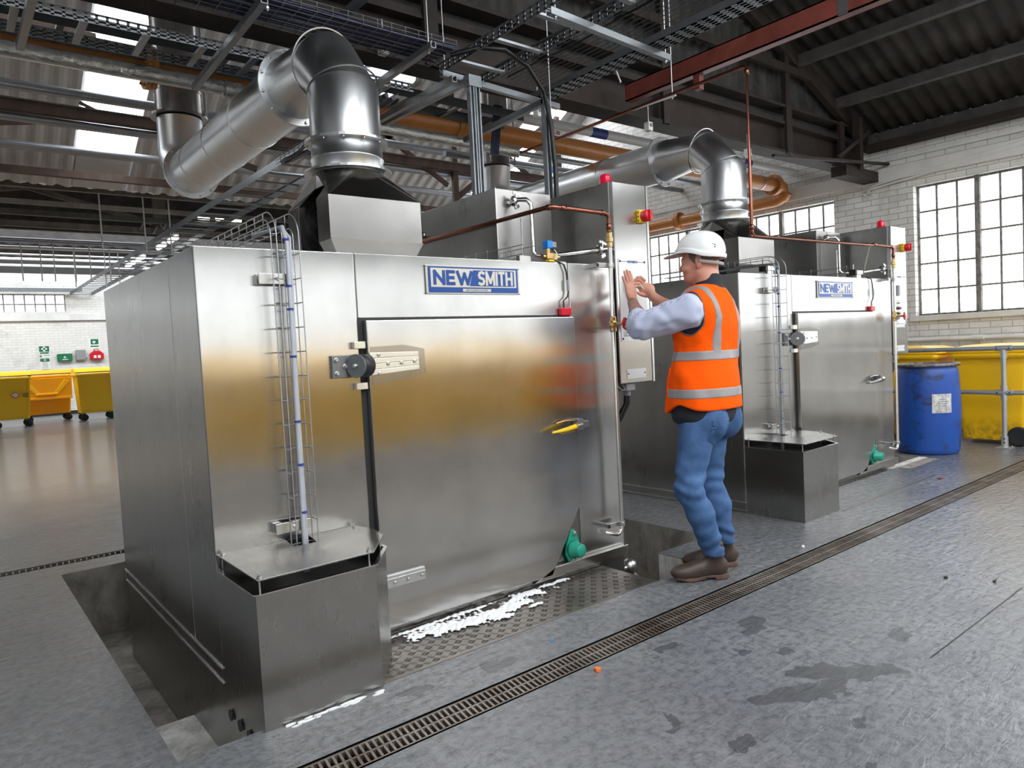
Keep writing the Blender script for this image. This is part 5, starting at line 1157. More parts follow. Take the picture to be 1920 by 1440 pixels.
ladder_tray('cable_ladder', 'slotted cable tray running towards the viewer at the top centre', (3.02, -1.5, 3.33), 5.95, 'Y', .40, .42, M['tray_lt'], True, .075, .065)
def flat_tray():
    t = thing('perforated_tray', 'wide flat perforated tray at the right side of the overhead tray run', 'cable tray', (3.94, -1.5, 3.32))
    mb = MB(); L = 6.0; W = .16
    for x in (0, .034, .068, .102, .136): mb.box((x, 0, 0), (x + .024 if x < .13 else W, L, .003))
    y = 0
    while y < L: mb.box((0, y, 0), (W, y + .045, .0028)); y += .085
    mb.build('tray_bed', M['tray_lt'], t); MB().box((0, 0, 0), (.003, L, .05)).build('side_rail', M['tray_lt'], t); MB().box((W, 0, 0), (W + .003, L, .05)).build('side_rail', M['tray_lt'], t)
flat_tray()
far_t = ladder_tray('cable_ladder', 'very long cable ladder running away to the far white wall', (3.26, 7.0, 3.55), 18.0, 'Y', .58, .45, M['tray'], False, .09, rung_w=.05)
ladder_tray('cable_ladder', 'cable tray along the top of the far white wall windows', (-6, 24.4, 3.62), 9.5, 'X', .35, .5, M['tray'], False, .08)
def strut(mb, p0, p1, w=.041):
    p0, p1 = Vector(p0), Vector(p1); d = (p1 - p0).normalized(); u = Vector((0, 0, 1)) if abs(d.z) < .9 else Vector((0, -1, 0)); s = d.cross(u).normalized(); u = s.cross(d)
    mb.bar(p0 - s * w * .45, p1 - s * w * .45, .004, w, u); mb.bar(p0 + s * w * .45, p1 + s * w * .45, .004, w, u); mb.bar(p0 - u * w * .45, p1 - u * w * .45, w, .004, u)
    for k in (-1, 1): mb.bar(p0 + u * w * .48 + s * k * w * .36, p1 + u * w * .48 + s * k * w * .36, w * .28, .004, u)
    return mb
for p0, p1, lb in (((.53, 4.0, 3.27), (.53, 5.25, 3.27), 'slotted strut crossing under the trays at the far upper left'), ((1.56, 3.96, 3.30), (1.56, 5.35, 3.25), 'grey strut crossing under the trays left of the duct elbow'), ((2.67, 3.96, 3.30), (2.67, 5.3, 3.27), 'grey strut crossing under the trays right of the duct elbow'),
                   ((3.0, 3.20, 3.30), (4.2, 3.26, 3.29), 'slotted strut carrying the centre trays, nearest the viewer'), ((2.98, 4.34, 3.30), (4.2, 4.42, 3.29), 'grey strut carrying the centre trays beside the girder'), ((2.17, 4.43, 3.47), (2.22, 2.2, 3.47), 'dark strut running over the duct elbow to the top edge')):
    single('channel_strut', strut(MB(), p0, p1), M['tray_lt'], lb, 'strut')
for x, y, z0, lb in ((1.59, 4.00, 3.26, 'thin hanger rod above the duct elbow, left of it'), (2.67, 4.02, 3.26, 'thin hanger rod right of the duct elbow'), (3.04, 4.38, 3.27, 'thin hanger rod at the corner of the centre tray run'), (3.05, 3.20, 3.26, 'thin hanger rod at the near strut of the centre trays'), (4.66, 3.6, 3.19, 'thin hanger rod holding the copper pipe below the red beam'), (4.16, 3.26, 3.25, 'thin hanger rod at the right end of the near strut'), (3.72, 4.0, 2.92, 'thin hanger rod holding the lagged pipe end')):
    t = thing('hanger_rod', lb, 'rod', (x, y, z0)); MB().cyl((0, 0, 0), (0, 0, 6.16 - .4 * abs(x - 4.4) - z0), .0055, 8).build('threaded_rod', M['galv'], t); MB().lathe([(.006, 0), (.013, 0), (.013, .012), (.006, .012)], (0, 0, .01), (0, 0, 1), 6, False).build('nut', M['bolt'], t)
s_ = thing('strut_frame', 'upright grey channel posts with arms rising behind the near plenum box', 'strut frame', (3.13, 4.2, 1.757))
strut(MB(), (0, 0, 0), (0, 0, 1.49)).build('post', M['tray_lt'], s_); strut(MB(), (.05, 0, 0), (.05, 0, 1.45)).build('post', M['tray_lt'], s_)
strut(MB(), (.0, 0, 1.48), (0, 1.55, 1.52)).build('arm', M['tray_lt'], s_); strut(MB(), (-.17, -.05, 1.44), (-.17, 1.3, 1.46)).build('arm', M['tray_lt'], s_)
MB().box((-.03, -.03, 1.43), (.08, .04, 1.51)).build('corner_plate', M['tray_lt'], s_)
s_ = thing('strut_frame', 'grey channel post with black cable rising behind the near control cabinet', 'strut frame', (3.57, 3.9, -.45))
strut(MB(), (0, 0, 0), (0, 0, 3.54)).build('post', M['tray_lt'], s_); strut(MB(), (0, 0, 3.52), (0, 1.0, 3.50)).build('arm', M['tray'], s_)
single('black_cable', MB().tube([(2.9, 4.1, 3.33), (3.05, 3.95, 3.36), (3.2, 3.87, 3.35), (3.38, 3.85, 3.27), (3.52, 3.85, 3.12), (3.575, 3.85, 2.92), (3.60, 3.85, 2.6), (3.60, 3.85, 1.0)], .018, 12), M['blk_cable'], 'thick black cable arching from the trays down the strut post', 'cable')
single('blue_cable', MB().tube([(3.60, 3.95, 2.92), (3.63, 3.95, 2.80), (3.64, 3.95, 2.65), (3.66, 3.95, 2.58)], .011, 8), M['blue_pl'], 'short bright blue cable hanging beside the strut post', 'cable')
t = thing('cable_bundle', 'dark blue cables hanging down beside the orange pipe', 'cable', (4.18, 5.25, 3.10))
for k in range(5): MB().tube([(k * .022, 0, .45), (k * .02, .05, .2), (k * .02 - .03, .05, 0)], .010, 8).build('cable', M['navy_cable'], t)
t = thing('high_bay_lamp', 'round bright high bay lamp hanging behind the duct and trays', 'lamp', (3.78, 6.5, 4.12))
MB().lathe([(.0, .16), (.10, .15), (.16, .08), (.36, .0), (.38, -.02), (.36, -.01)], (0, 0, 0), (0, 0, 1), 32).build('lamp_shade', M['tray_lt'], t); MB().lathe([(.05, .04), (.30, .0), (.30, -.012), (0, -.014)], (0, 0, 0), (0, 0, 1), 32).build('lamp_glass', M['pane_far'], t); MB().cyl((0, 0, .15), (0, 0, .92), .01, 8).build('lamp_rod', M['galv'], t)
t = thing('poster', 'small colourful warning poster on the girder behind the duct elbow', 'poster', (2.35, 4.46, 3.50))
MB().box((-.05, -.003, -.07), (.05, 0, .07)).build('poster_sheet', M['yel_pl'], t); MB().box((-.05, -.005, -.07), (.05, -.003, -.02)).build('blue_field', M['blue_pl'], t); MB().box((-.05, -.005, -.02), (.05, -.003, .01)).build('red_field', M['red'], t)
for x, y, z, lb in ((3.95, 4.40, 3.20, 'small white clamp box below the girder beside the strut frame'), (5.35, 4.42, 3.30, 'small white clamp box below the girder near the red beam end'), (6.98, 4.42, 3.27, 'small white clamp box below the girder above the second duct elbow'), (2.55, 4.40, 3.50 - .1, 'small white clamp box on the girder above the round lamp')):
    t = thing('beam_clamp', lb, 'clamp', (x, y, z)); MB().box((-.03, -.03, -.04), (.03, .03, .04)).build('clamp_body', M['white_paint'], t, .004); MB().cyl((0, -.03, .01), (0, -.04, .01), .018, 12).build('clamp_screw', M['grey_pl'], t); MB().cyl((0, 0, .04), (0, 0, .2), .006, 6).build('clamp_rod', M['galv'], t)
for y0, z0, y1, z1, y2, z2, lb in ((-2, 3.60, 2, 3.46, 4.4, 3.22, 'upper loose cable clipped along the white brick wall'), (-2, 3.46, 1.5, 3.44, 4.45, 3.18, 'lower loose cable clipped along the white brick wall')):
    single('wall_cable', MB().tube([(9.94, y0, z0), (9.94, y1, z1), (9.94, y2, z2), (9.94, y2 + .12, z2 - .04), (9.94, y2 + .02, z2 - .12)], .012, 8), M['plain_wall'], lb, 'cable')
# ---------------------------------------------------------------- the man: distance fields turned into continuous surfaces
def V(*a): return np.array(a, float)
def nrm(v): v = np.asarray(v, float); return v / np.linalg.norm(v)
FW_, UP_ = nrm((-.13, .991, 0)), V(0, 0, 1)     # the way the body faces
LF_ = nrm(np.cross(UP_, FW_))                     # his left
def cone(P_, a, b, ra, rb):
    a, b = np.asarray(a, float), np.asarray(b, float); ba = b - a; pa = P_ - a; t = np.clip(pa @ ba / (ba @ ba), 0, 1)
    return np.linalg.norm(pa - t[..., None] * ba, axis=-1) - (ra + (rb - ra) * t)
def ell(P_, c, r, ax=None):
    q = P_ - np.asarray(c, float)
    if ax is not None: q = q @ np.array(ax).T
    k = np.asarray(r, float); n = np.linalg.norm(q / k, axis=-1)
    return (n - 1) * n / np.maximum(np.linalg.norm(q / (k * k), axis=-1), 1e-6)
def smin(a, b, k): h = np.clip(.5 + .5 * (b - a) / k, 0, 1); return b * (1 - h) + a * h - k * h * (1 - h)
def smax(a, b, k): return -smin(-a, -b, k)
def field(lo, hi, h, fn, slab=24):
    lo, hi = np.array(lo, float), np.array(hi, float); n = np.ceil((hi - lo) / h).astype(int) + 1
    xs, ys, zs = (lo[i] + h * np.arange(n[i]) for i in range(3)); F = np.empty(n, np.float32)
    for i in range(0, n[0], slab):
        P_ = np.stack(np.meshgrid(xs[i:i + slab], ys, zs, indexing='ij'), -1); F[i:i + slab] = fn(P_)
    return F, lo, h
def nets(F, lo, h):
    s = F < 0; n = np.array(F.shape); c = np.zeros(n - 1, int)
    cor = [(i, j, k) for i in (0, 1) for j in (0, 1) for k in (0, 1)]
    for (i, j, k) in cor: c += s[i:n[0] - 1 + i, j:n[1] - 1 + j, k:n[2] - 1 + k]
    act = (c > 0) & (c < 8); ci = np.argwhere(act); idx = -np.ones(n - 1, int); idx[tuple(ci.T)] = np.arange(len(ci))
    acc = np.zeros((len(ci), 3)); cnt = np.zeros(len(ci))
    for ax in range(3):
        for (i, j, k) in cor:
            o = np.array((i, j, k))
            if o[ax]: continue
            o2 = o.copy(); o2[ax] = 1; a = F[tuple((ci + o).T)]; b = F[tuple((ci + o2).T)]; m = (a < 0) != (b < 0)
            t = np.where(m, a / np.where(a == b, 1, a - b), 0); p = o + t[:, None] * (o2 - o); acc[m] += p[m]; cnt[m] += 1
    v = (ci + acc / cnt[:, None]) * h + lo; faces = []
    for ax in range(3):
        u, w_ = (ax + 1) % 3, (ax + 2) % 3; sl0 = [slice(None)] * 3; sl1 = [slice(None)] * 3; sl0[ax] = slice(0, -1); sl1[ax] = slice(1, None)
        a, b = s[tuple(sl0)], s[tuple(sl1)]; e = np.argwhere(a != b); e = e[(e[:, u] > 0) & (e[:, w_] > 0) & (e[:, u] < n[u] - 1) & (e[:, w_] < n[w_] - 1)]
        du = np.zeros(3, int); du[u] = 1; dw = np.zeros(3, int); dw[w_] = 1
        q = np.stack([idx[tuple((e - du - dw).T)], idx[tuple((e - dw).T)], idx[tuple(e.T)], idx[tuple((e - du).T)]], 1); flip = ~a[tuple(e.T)]; q[flip] = q[flip][:, ::-1]; faces.append(q)
    return v, np.concatenate(faces)
def sup(P_, c, r, ax, p=2.3):
    q = np.abs(((P_ - np.asarray(c, float)) @ np.array(ax).T) / np.asarray(r, float)); n = (q ** p).sum(-1) ** (1 / p); return (n - 1) * min(r)
def sdf_mesh(name, lo, hi, h, fn, material, parent=None, smooth=2):
    v, f = nets(*field(lo, hi, h, fn)); me = bpy.data.meshes.new(name); f = f[(f >= 0).all(1)]
    me.vertices.add(len(v)); me.loops.add(len(f) * 4); me.polygons.add(len(f)); o0 = np.array(parent.location) if parent is not None else np.zeros(3)
    me.vertices.foreach_set('co', (v - o0).ravel()); me.polygons.foreach_set('loop_start', np.arange(0, len(f) * 4, 4)); me.loops.foreach_set('vertex_index', f.ravel()); me.update(calc_edges=True); me.validate()
    me.polygons.foreach_set('use_smooth', np.ones(len(me.polygons), bool)); me.materials.append(material)
    o = bpy.data.objects.new(name, me); COL.objects.link(o); o.parent = parent
    if smooth: sm = o.modifiers.new('smooth', 'SMOOTH'); sm.iterations = smooth; sm.factor = .5
    return o
def folds(P_, seed, sc, amp, st=(1, 1, 1)):
    rs = np.random.RandomState(seed); s = 0
    for k in range(7): d = rs.uniform(-1, 1, 3) * sc * rs.uniform(.6, 1.7) * np.array(st); s = s + np.sin(P_ @ d + rs.uniform(0, 6) + 1.2 * np.sin(P_ @ (d[::-1] * .6)))
    return s * amp / 3
man = thing('person', 'man in orange vest, white hard hat, jeans and brown boots, reaching to the control cabinet', 'person', (3.27, 2.39, 0))

def skin_mat():
    m = mat('skin', (.55, .27, .19), .45); b = BS(m); v = coords(m)
    c = mixc(m, noise(m, v, 18, 4, .6), (.50, .215, .145), (.64, .32, .235))
    Lk(m, c, b.inputs['Base Color']); b.inputs['Subsurface Weight'].default_value = .08; b.inputs['Subsurface Radius'].default_value = (.02, .008, .004)
    # tattoo sleeve on the left forearm and cropped hair on the scalp, by place on the body
    t = N(m, 'ShaderNodeTexCoord'); s = N(m, 'ShaderNodeSeparateXYZ'); Lk(m, t.outputs['Object'], s.inputs[0]); X_, Y_, Z_ = s.outputs
    tz = math_(m, 'MULTIPLY', math_(m, 'LESS_THAN', Z_, 1.548), math_(m, 'LESS_THAN', X_, -.06)); tp = ramp(m, noise(m, v, 38, 4, .7, 1.0), [(.35, .9), (.6, .35)])
    c2 = mixc(m, math_(m, 'MULTIPLY', tz, tp), c, (.10, .075, .06)); Lk(m, c2, b.inputs['Base Color']); return m
SKIN = skin_mat()
# head frame: turned a little further round than the chest
hF = nrm((-.42, .90, -.06)); hL = nrm(np.cross(UP_, hF)); hU = np.cross(hF, hL); H0 = V(3.352, 2.447, 1.722)
def HP(f, l, u): return H0 + hF * f + hL * l + hU * u
HA = (hF, hL, hU)
def head(P_):
    d = ell(P_, HP(-.012, 0, .030), (.098, .077, .098), HA)
    d = smin(d, ell(P_, HP(.040, 0, -.030), (.054, .058, .085), HA), .03)          # face
    d = smin(d, ell(P_, HP(.055, 0, -.082), (.036, .036, .032), HA), .03)          # chin
    d = smin(d, cone(P_, HP(.0, .048, -.060), HP(.052, .022, -.088), .022, .018), .02); d = smin(d, cone(P_, HP(.0, -.048, -.060), HP(.052, -.022, -.088), .022, .018), .02)
    d = smin(d, ell(P_, HP(.078, 0, .022), (.020, .048, .013), HA), .02)            # brow
    for s_ in (-1, 1): d = smax(d, -ell(P_, HP(.097, .031 * s_, .003), (.014, .018, .012), HA), .012); d = smin(d, ell(P_, HP(.080, .031 * s_, .002), (.014, .014, .011), HA), .004); d = smin(d, ell(P_, HP(.070, .046 * s_, -.030), (.022, .018, .018), HA), .02)
    d = smin(d, cone(P_, HP(.086, 0, .008), HP(.106, 0, -.028), .008, .0125), .012); d = smin(d, ell(P_, HP(.094, .011, -.032), (.010, .008, .007), HA), .006); d = smin(d, ell(P_, HP(.094, -.011, -.032), (.010, .008, .007), HA), .006)
    d = smin(d, ell(P_, HP(.088, 0, -.052), (.012, .022, .006), HA), .008); d = smin(d, ell(P_, HP(.085, 0, -.063), (.012, .019, .007), HA), .007)
    d = smax(d, -ell(P_, HP(.100, 0, -.0575), (.010, .022, .0018), HA), .004)
    for s_ in (-1, 1):                                                              # ears
        e = ell(P_, HP(-.010, .080 * s_, -.002), (.019, .010, .033), HA); e = smax(e, -ell(P_, HP(-.004, .092 * s_, .004), (.010, .009, .018), HA), .005); d = smin(d, e, .008); d = smin(d, ell(P_, HP(-.002, .078 * s_, -.030), (.008, .007, .010), HA), .006)
    return d
neck0, neck1 = HP(-.030, 0, -.045), V(3.352, 2.385, 1.50)
shL, shR = V(3.120, 2.345, 1.455), V(3.560, 2.455, 1.470)
elL, wrL = V(3.000, 2.585, 1.385), V(3.118, 2.742, 1.520)
elR, wrR = V(3.480, 2.690, 1.430), V(3.385, 2.815, 1.562)
# left hand: palm on the panel, fingers up; right hand: pinching something small
hdL = nrm(V(3.205, 2.822, 1.63) - wrL)
def fingers(base, dirs, lens, rads, spread, tipbend):
    out = []
    for b, d, l, r_ in zip(base, dirs, lens, rads):
        a = b; seg = (.42, .32, .26); dd = nrm(d)
        for i, s_ in enumerate(seg):
            e = a + dd * l * s_; out.append((a, e, r_ * (1 - .08 * i), r_ * (1 - .08 * (i + 1)))); a = e; dd = nrm(dd + tipbend[i])
    return out
pL = V(3.158, 2.790, 1.592)                       # palm centre
ux = nrm(V(.95, .12, .04)); uz = nrm(V(.10, .14, .98)); uz = nrm(uz - ux * (uz @ ux)); uy = np.cross(uz, ux)
kn = [pL + uz * z + ux * x + uy * .0 for x, z in ((-.034, .022), (-.012, .036), (.012, .038), (.034, .034))]
LFING = fingers(kn, [uz * 1 + ux * a + uy * .06 for a in (-.16, -.02, .04, .07)], (.064, .082, .088, .084), (.0090, .0098, .0100, .0098), 0, (V(0, .10, 0), V(0, .06, 0), V(0, 0, 0)))
LFING += fingers([pL + ux * .030 - uz * .030], [ux * .75 + uz * .55 + uy * .5], (.070,), (.0112,), 0, (uz * .5, uz * .3, uz * 0))
pR = V(3.362, 2.842, 1.612); r_d = nrm(V(-.62, .30, .60)); r_s = nrm(V(-.35, .25, -.9)); r_n = nrm(np.cross(r_d, r_s))
knR = [pR + r_d * .034 + r_s * x for x in (-.030, -.010, .010, .028)]
RFING = fingers(knR, [r_d + V(-.1, .05, .15)] * 4, (.074, .080, .074, .060), (.0095, .0095, .009, .0085), 0, (V(-.5, .05, -.75), V(-.2, .1, -.8), V(0, 0, 0)))
RFING += fingers([pR + r_s * .036 - r_d * .012], [V(-.85, .15, .12)], (.062,), (.0112,), 0, (V(0, .1, .25), V(0, 0, .2), V(0, 0, 0)))
def hands(P_):
    A = (ux, uy, uz); d = ell(P_, pL, (.043, .017, .050), A); d = smin(d, cone(P_, wrL, pL - uz * .02, .026, .025), .025); d = smin(d, cone(P_, pL - uz * .03 + ux * .018, pL + uz * .0 + ux * .034, .016, .013), .012)
    for a, b, ra, rb in LFING: d = smin(d, cone(P_, a, b, ra, rb), .005)
    B = (r_d, r_s, r_n); e = ell(P_, pR, (.046, .040, .017), B); e = smin(e, cone(P_, wrR, pR - r_d * .02, .026, .024), .02); e = smin(e, cone(P_, pR - r_d * .03, pR + r_s * .036 - r_d * .012, .017, .013), .012)
    for a, b, ra, rb in RFING: e = smin(e, cone(P_, a, b, ra, rb), .005)
    return np.minimum(d, e)
mL, mR = (elL + wrL) / 2, (elR + wrR) / 2
def torso(P_, off=0.0):
    c1 = V(3.315, 2.392, 1.36); A = (FW_, LF_, UP_)
    d = ell(P_, c1, (.145, .215, .22), A); d = smin(d, ell(P_, V(3.275, 2.392, 1.06), (.150, .195, .20), A), .10); d = smin(d, ell(P_, V(3.262, 2.385, .90), (.145, .185, .15), A), .08)
    d = smin(d, cone(P_, shL + V(.06, 0, -.01), shR - V(.06, 0, .01), .085, .085), .06); d = smin(d, cone(P_, V(3.345, 2.37, 1.48), V(3.35, 2.39, 1.53), .085, .06), .05)
    return d - off
def body(P_):
    d = head(P_); d = smin(d, cone(P_, neck0, neck1, .066, .074), .03); d = smin(d, torso(P_) + .012, .03)
    for s_, e, m_, w_ in ((shL, elL, mL, wrL), (shR, elR, mR, wrR)):
        d = smin(d, cone(P_, s_, e, .052, .044), .03); d = smin(d, cone(P_, e, m_, .043, .042), .02); d = smin(d, cone(P_, m_, w_, .041, .028), .02)
    return smin(d, hands(P_), .010)
bo = sdf_mesh('body', (2.93, 2.13, 1.02), (3.68, 2.93, 1.86), .0042, lambda P_: smax(body(P_), 1.05 - P_[..., 2], .01), SKIN, man, 1)
# cropped grey hair at the back and sides
def hair(P_):
    q = (P_ - H0) @ np.array(HA).T
    d = ell(P_, HP(-.013, 0, .029), (.1002, .0792, .0995), HA)
    d = smax(d, q[..., 0] - .045 + .5 * np.maximum(0, -.0 - q[..., 2]) * 2.2, .004); return smax(d, -.030 - .55 * (q[..., 0] + .06) - q[..., 2], .004)
HAIR = mat('cropped_grey_brown_hair', (.14, .105, .085), .7)
sdf_mesh('hair', HP(0, 0, 0) - .13, HP(0, 0, 0) + .15, .0035, hair, HAIR, man, 1)
# hard hat
hat_m = mat('white_helmet_plastic', (.80, .81, .81), .22)
hhU = nrm(hU * 1 - hF * .10); hhF = nrm(hF - hhU * (hF @ hhU)); hhL = np.cross(hhU, hhF); HH = (hhF, hhL, hhU); K0 = HP(-.010, 0, .046)
def hat(P_):
    q = (P_ - K0) @ np.array(HH).T; x, y, z = q[..., 0], q[..., 1], q[..., 2]
    o = sup(P_, K0, (.132, .108, .122), HH); i = sup(P_, K0, (.125, .101, .115), HH); rim = -.012 + .016 * np.tanh(x / .05)
    ridge = np.exp(-(y / .014) ** 2) * .004 + np.exp(-((np.abs(y) - .035) / .008) ** 2) * .002
    d = smax(smax(o - ridge * (z > 0), -i, .002), rim - z, .003)
    skirt = smax(smax(np.abs(o + .0 - .004) - .0035, z - rim - .022, .004), rim - .004 - z, .003); d = smin(d, skirt, .004)
    # peak
    u = (x - .095) / .075; pk = smax(np.abs(z - .004 + .20 * np.maximum(0, x - .10)) - .0035, np.hypot((x - .06) / 1.50, y) - .099, .004); pk = smax(pk, .07 - x, .004); pk = smax(pk, -i, .003)
    d = smin(d, pk, .006); return d
ho = sdf_mesh('hard_hat', K0 - .21, K0 + .21, .0035, hat, hat_m, man, 2)
def on_head(f, l, u): return V(*K0) + hhF * f + hhL * l + hhU * u - np.array(man.location)
for sgn in (1,):
    for k in range(3): a = on_head(.030 - .022 * k, .012, .1205); MB().bar(Vector(a), Vector(a + hhF * .012), .005, .003).build('vent_slot', M['txt'], ho)
    for k in range(5): t_ = 2 * PI * k / 5; a = on_head(-.085 + .010 * math.cos(t_), .083, .030 + .010 * math.sin(t_)); MB().lathe([(0, 0), (.0035, 0), (.0035, .003), (0, .003)], Vector(a), Vector(hhL * .8 - hhF * .5), 10, False).build('vent_slot', M['txt'], ho)
strap_m = mat('pale_harness_strap', (.33, .31, .30), .5)
def hband(P_):
    q = (P_ - H0) @ np.array(HA).T; d = np.abs(ell(P_, HP(-.018, 0, .0), (.108, .087, .105), HA) - .0035) - .0028; c = -.010 + .24 * (q[..., 0] + .05)
    d = smax(d, np.abs(q[..., 2] - c) - .010, .002); return smax(d, q[..., 0] + .012, .003)
sdf_mesh('harness_band', HP(0, 0, 0) - .15, HP(0, 0, 0) + .15, .0035, hband, strap_m, man, 1)

# shirt sleeves, dark under layer, vest, stripes
def shirt_mat():
    m = mat('fine_blue_striped_cotton', (.6, .64, .78), .75); b = BS(m); v = coords(m, (1, 1, 1), rot=(0, .75, .3))
    w = N(m, 'ShaderNodeTexWave'); w.wave_type = 'BANDS'; w.bands_direction = 'Z'; w.inputs['Scale'].default_value = 75; w.inputs['Distortion'].default_value = 0; Lk(m, v, w.inputs['Vector'])
    Lk(m, mixc(m, ramp(m, w.outputs['Fac'], [(.45, 0.0), (.62, 1.0)]), (.56, .60, .76), (.38, .42, .58)), b.inputs['Base Color']); return m
SH = shirt_mat()
def sleeve(s_, e, cuff, seed, rr):
    ax = nrm(e - s_); ce = nrm(cuff - e)
    def f(P_):
        d = cone(P_, s_, e, rr, rr * .80); d = smin(d, cone(P_, e, cuff, rr * .80, rr * .62), .03)
        d = d - folds(P_, seed, 30, .0065, (1, 1, 1.8)) - .006 * np.sin(((P_ - e) @ ax) * 95 + ((P_ - e)[..., 2]) * 60) * np.exp(-(np.linalg.norm(P_ - e, axis=-1) / .10) ** 2)
        d = smax(d, (P_ - cuff) @ ce - .004, .006)
        return d
    return f
cuL = elL + (wrL - elL) * .42 ; cuR = elR + (wrR - elR) * .30
sl = sleeve(shL + V(.0, 0, -.012), elL, cuL, 5, .092); sdf_mesh('shirt_sleeve', (2.86, 2.18, 1.22), (3.29, 2.78, 1.58), .0048, sl, SH, man, 2)
sr = sleeve(shR, elR, cuR, 8, .070); sdf_mesh('shirt_sleeve', (3.36, 2.30, 1.28), (3.68, 2.82, 1.60), .0055, sr, SH, man, 2)
NAVY = mat('navy_jersey', (.010, .011, .020), .8)
nk0, nk1 = V(3.350, 2.395, 1.515), HP(-.040, 0, -.095)
def under(P_):
    z = P_[..., 2]; d = torso(P_, .004) - .016 * np.clip((.98 - z) / .1, 0, 1) - folds(P_, 3, 22, .003)
    col = cone(P_, nk0, nk1, .083, .072); nd = (P_ - nk1) @ nrm(nk1 - nk0 + FW_ * -.012); d = smin(d, col, .02); d = smax(d, nd - .004 - .25 * np.maximum(0, -((P_ - nk1) @ FW_)), .006)
    low = .842 + .10 * ((P_ - np.array(man.location)) @ LF_ < 9) * 0
    d = smax(d, low - z, .01)
    # close around the armholes
    return d
sdf_mesh('under_jersey', (3.0, 2.10, .80), (3.68, 2.70, 1.66), .006, under, NAVY, man, 2)
def armhole(P_, c, r_): 
    q = P_ - c; ax = LF_; t = q @ ax; rad = np.sqrt(np.maximum((q ** 2).sum(-1) - t * t, 0)); f = q @ FW_
    return np.hypot(rad * 1.0, 0 * f) - r_
def vest(P_, extra=0.0, soft=True):
    z = P_[..., 2]; q = P_ - np.array((3.285, 2.39, 0)); fl = .020 + .026 * np.clip((1.25 - z) / .4, 0, 1)
    d = torso(P_, 0) - fl - folds(P_, 11, 15, .0085, (1, 1, .55)) - folds(P_, 12, 36, .0034, (1.2, 1.2, .8)) - extra
    fr = q @ FW_; sd = q @ LF_
    hem = .900 + .050 * np.exp(-((fr - .03) / .09) ** 2) - .015 * fr / .15 ; d = smax(d, hem - z, .008)
    for c, sg in ((shL + V(0, 0, -.025), 1), (shR + V(0, 0, -.025), -1)):
        qq = P_ - c; t = (qq @ LF_) * sg; rad = np.sqrt((qq @ FW_ * 1.05) ** 2 + (qq[..., 2] * .80) ** 2) - .088; cut = smax(rad, -.058 - t, .02); d = smax(d, -cut, .010)
    nk = ell(P_, V(3.345, 2.41, 1.60), (.105, .098, .105), (FW_, LF_, UP_)); d = smax(d, -nk, .008)
    return d
def vest_mat():
    m = mat('hi_vis_orange', (1.0, .098, .0), .85, 0, Specular_IOR_Level=.15); b = BS(m)
    b.inputs['Emission Color'].default_value = (1, .14, .0, 1); b.inputs['Emission Strength'].default_value = 0.0
    Lk(m, bump(m, noise(m, coords(m), 16, 4, .6), .3, .01), b.inputs['Normal']); return m
BB = ((2.98, 2.08, .82), (3.70, 2.72, 1.62))
vo = sdf_mesh('safety_vest', *BB, .0055, vest, vest_mat(), man, 2)
REF = mat('silver_reflective_tape', (.27, .255, .26), .5, .1); PIPE = mat('dark_taupe_binding', (.12, .085, .07), .7)
def band(zc, hh, tilt=0.0):
    return lambda P_: smax(smax(vest(P_, .003), -(vest(P_, -.009)), .001), np.abs(P_[..., 2] - zc - tilt * ((P_ - np.array((3.285, 2.39, 0))) @ FW_)) - hh, .002)
sdf_mesh('reflective_band', (2.98, 2.08, 1.12), (3.70, 2.72, 1.28), .0045, band(1.205, .025), REF, man, 1)
sdf_mesh('reflective_band', (2.98, 2.08, .93), (3.70, 2.72, 1.09), .0045, band(1.008, .025), REF, man, 1)
for sg in (1, -1):
    def strip(P_, sg=sg):
        q = P_ - np.array((3.30, 2.39, 0)); sd = q @ LF_ - sg * (.112 + .020 * np.clip((P_[..., 2] - 1.40) / .12, 0, 1)); d = smax(smax(vest(P_, .0034), -(vest(P_, -.009)), .001), np.abs(sd) - .025, .002)
        return smax(d, 1.215 - P_[..., 2], .002)
    sdf_mesh('shoulder_stripe', (3.0, 2.10, 1.20), (3.66, 2.70, 1.60), .0045, strip, REF, man, 1)
def binding(P_):
    d = 9.0
    v0 = vest(P_, .003)
    for c, sg in ((shL + V(0, 0, -.025), 1),):
        qq = P_ - c; t = (qq @ LF_) * sg; rad = np.sqrt((qq @ FW_ * 1.05) ** 2 + (qq[..., 2] * .80) ** 2) - .088; cut = smax(rad, -.058 - t, .02); d = np.minimum(d, smax(v0, cut - .007, .001))
    return smax(d, -vest(P_, -.006), .001)
sdf_mesh('armhole_binding', (2.98, 2.10, 1.25), (3.35, 2.62, 1.62), .0042, binding, PIPE, man, 1)
# side pocket flap on the vest front left
pk0 = V(3.285, 2.39, 0) + FW_ * .150 + LF_ * .130
def pocket(P_):
    q = P_ - np.array((pk0[0], pk0[1], 0)); z = P_[..., 2]; s_ = q @ nrm(LF_ - FW_ * .75)
    d = smax(smax(vest(P_, .007), -vest(P_, -.002), .001), np.abs(s_) - .060, .003); return smax(d, np.abs(z - 1.02) - .125, .003)
sdf_mesh('vest_pocket', (2.98, 2.30, .87), (3.30, 2.72, 1.16), .0045, pocket, bpy.data.materials['hi_vis_orange'], man, 1)

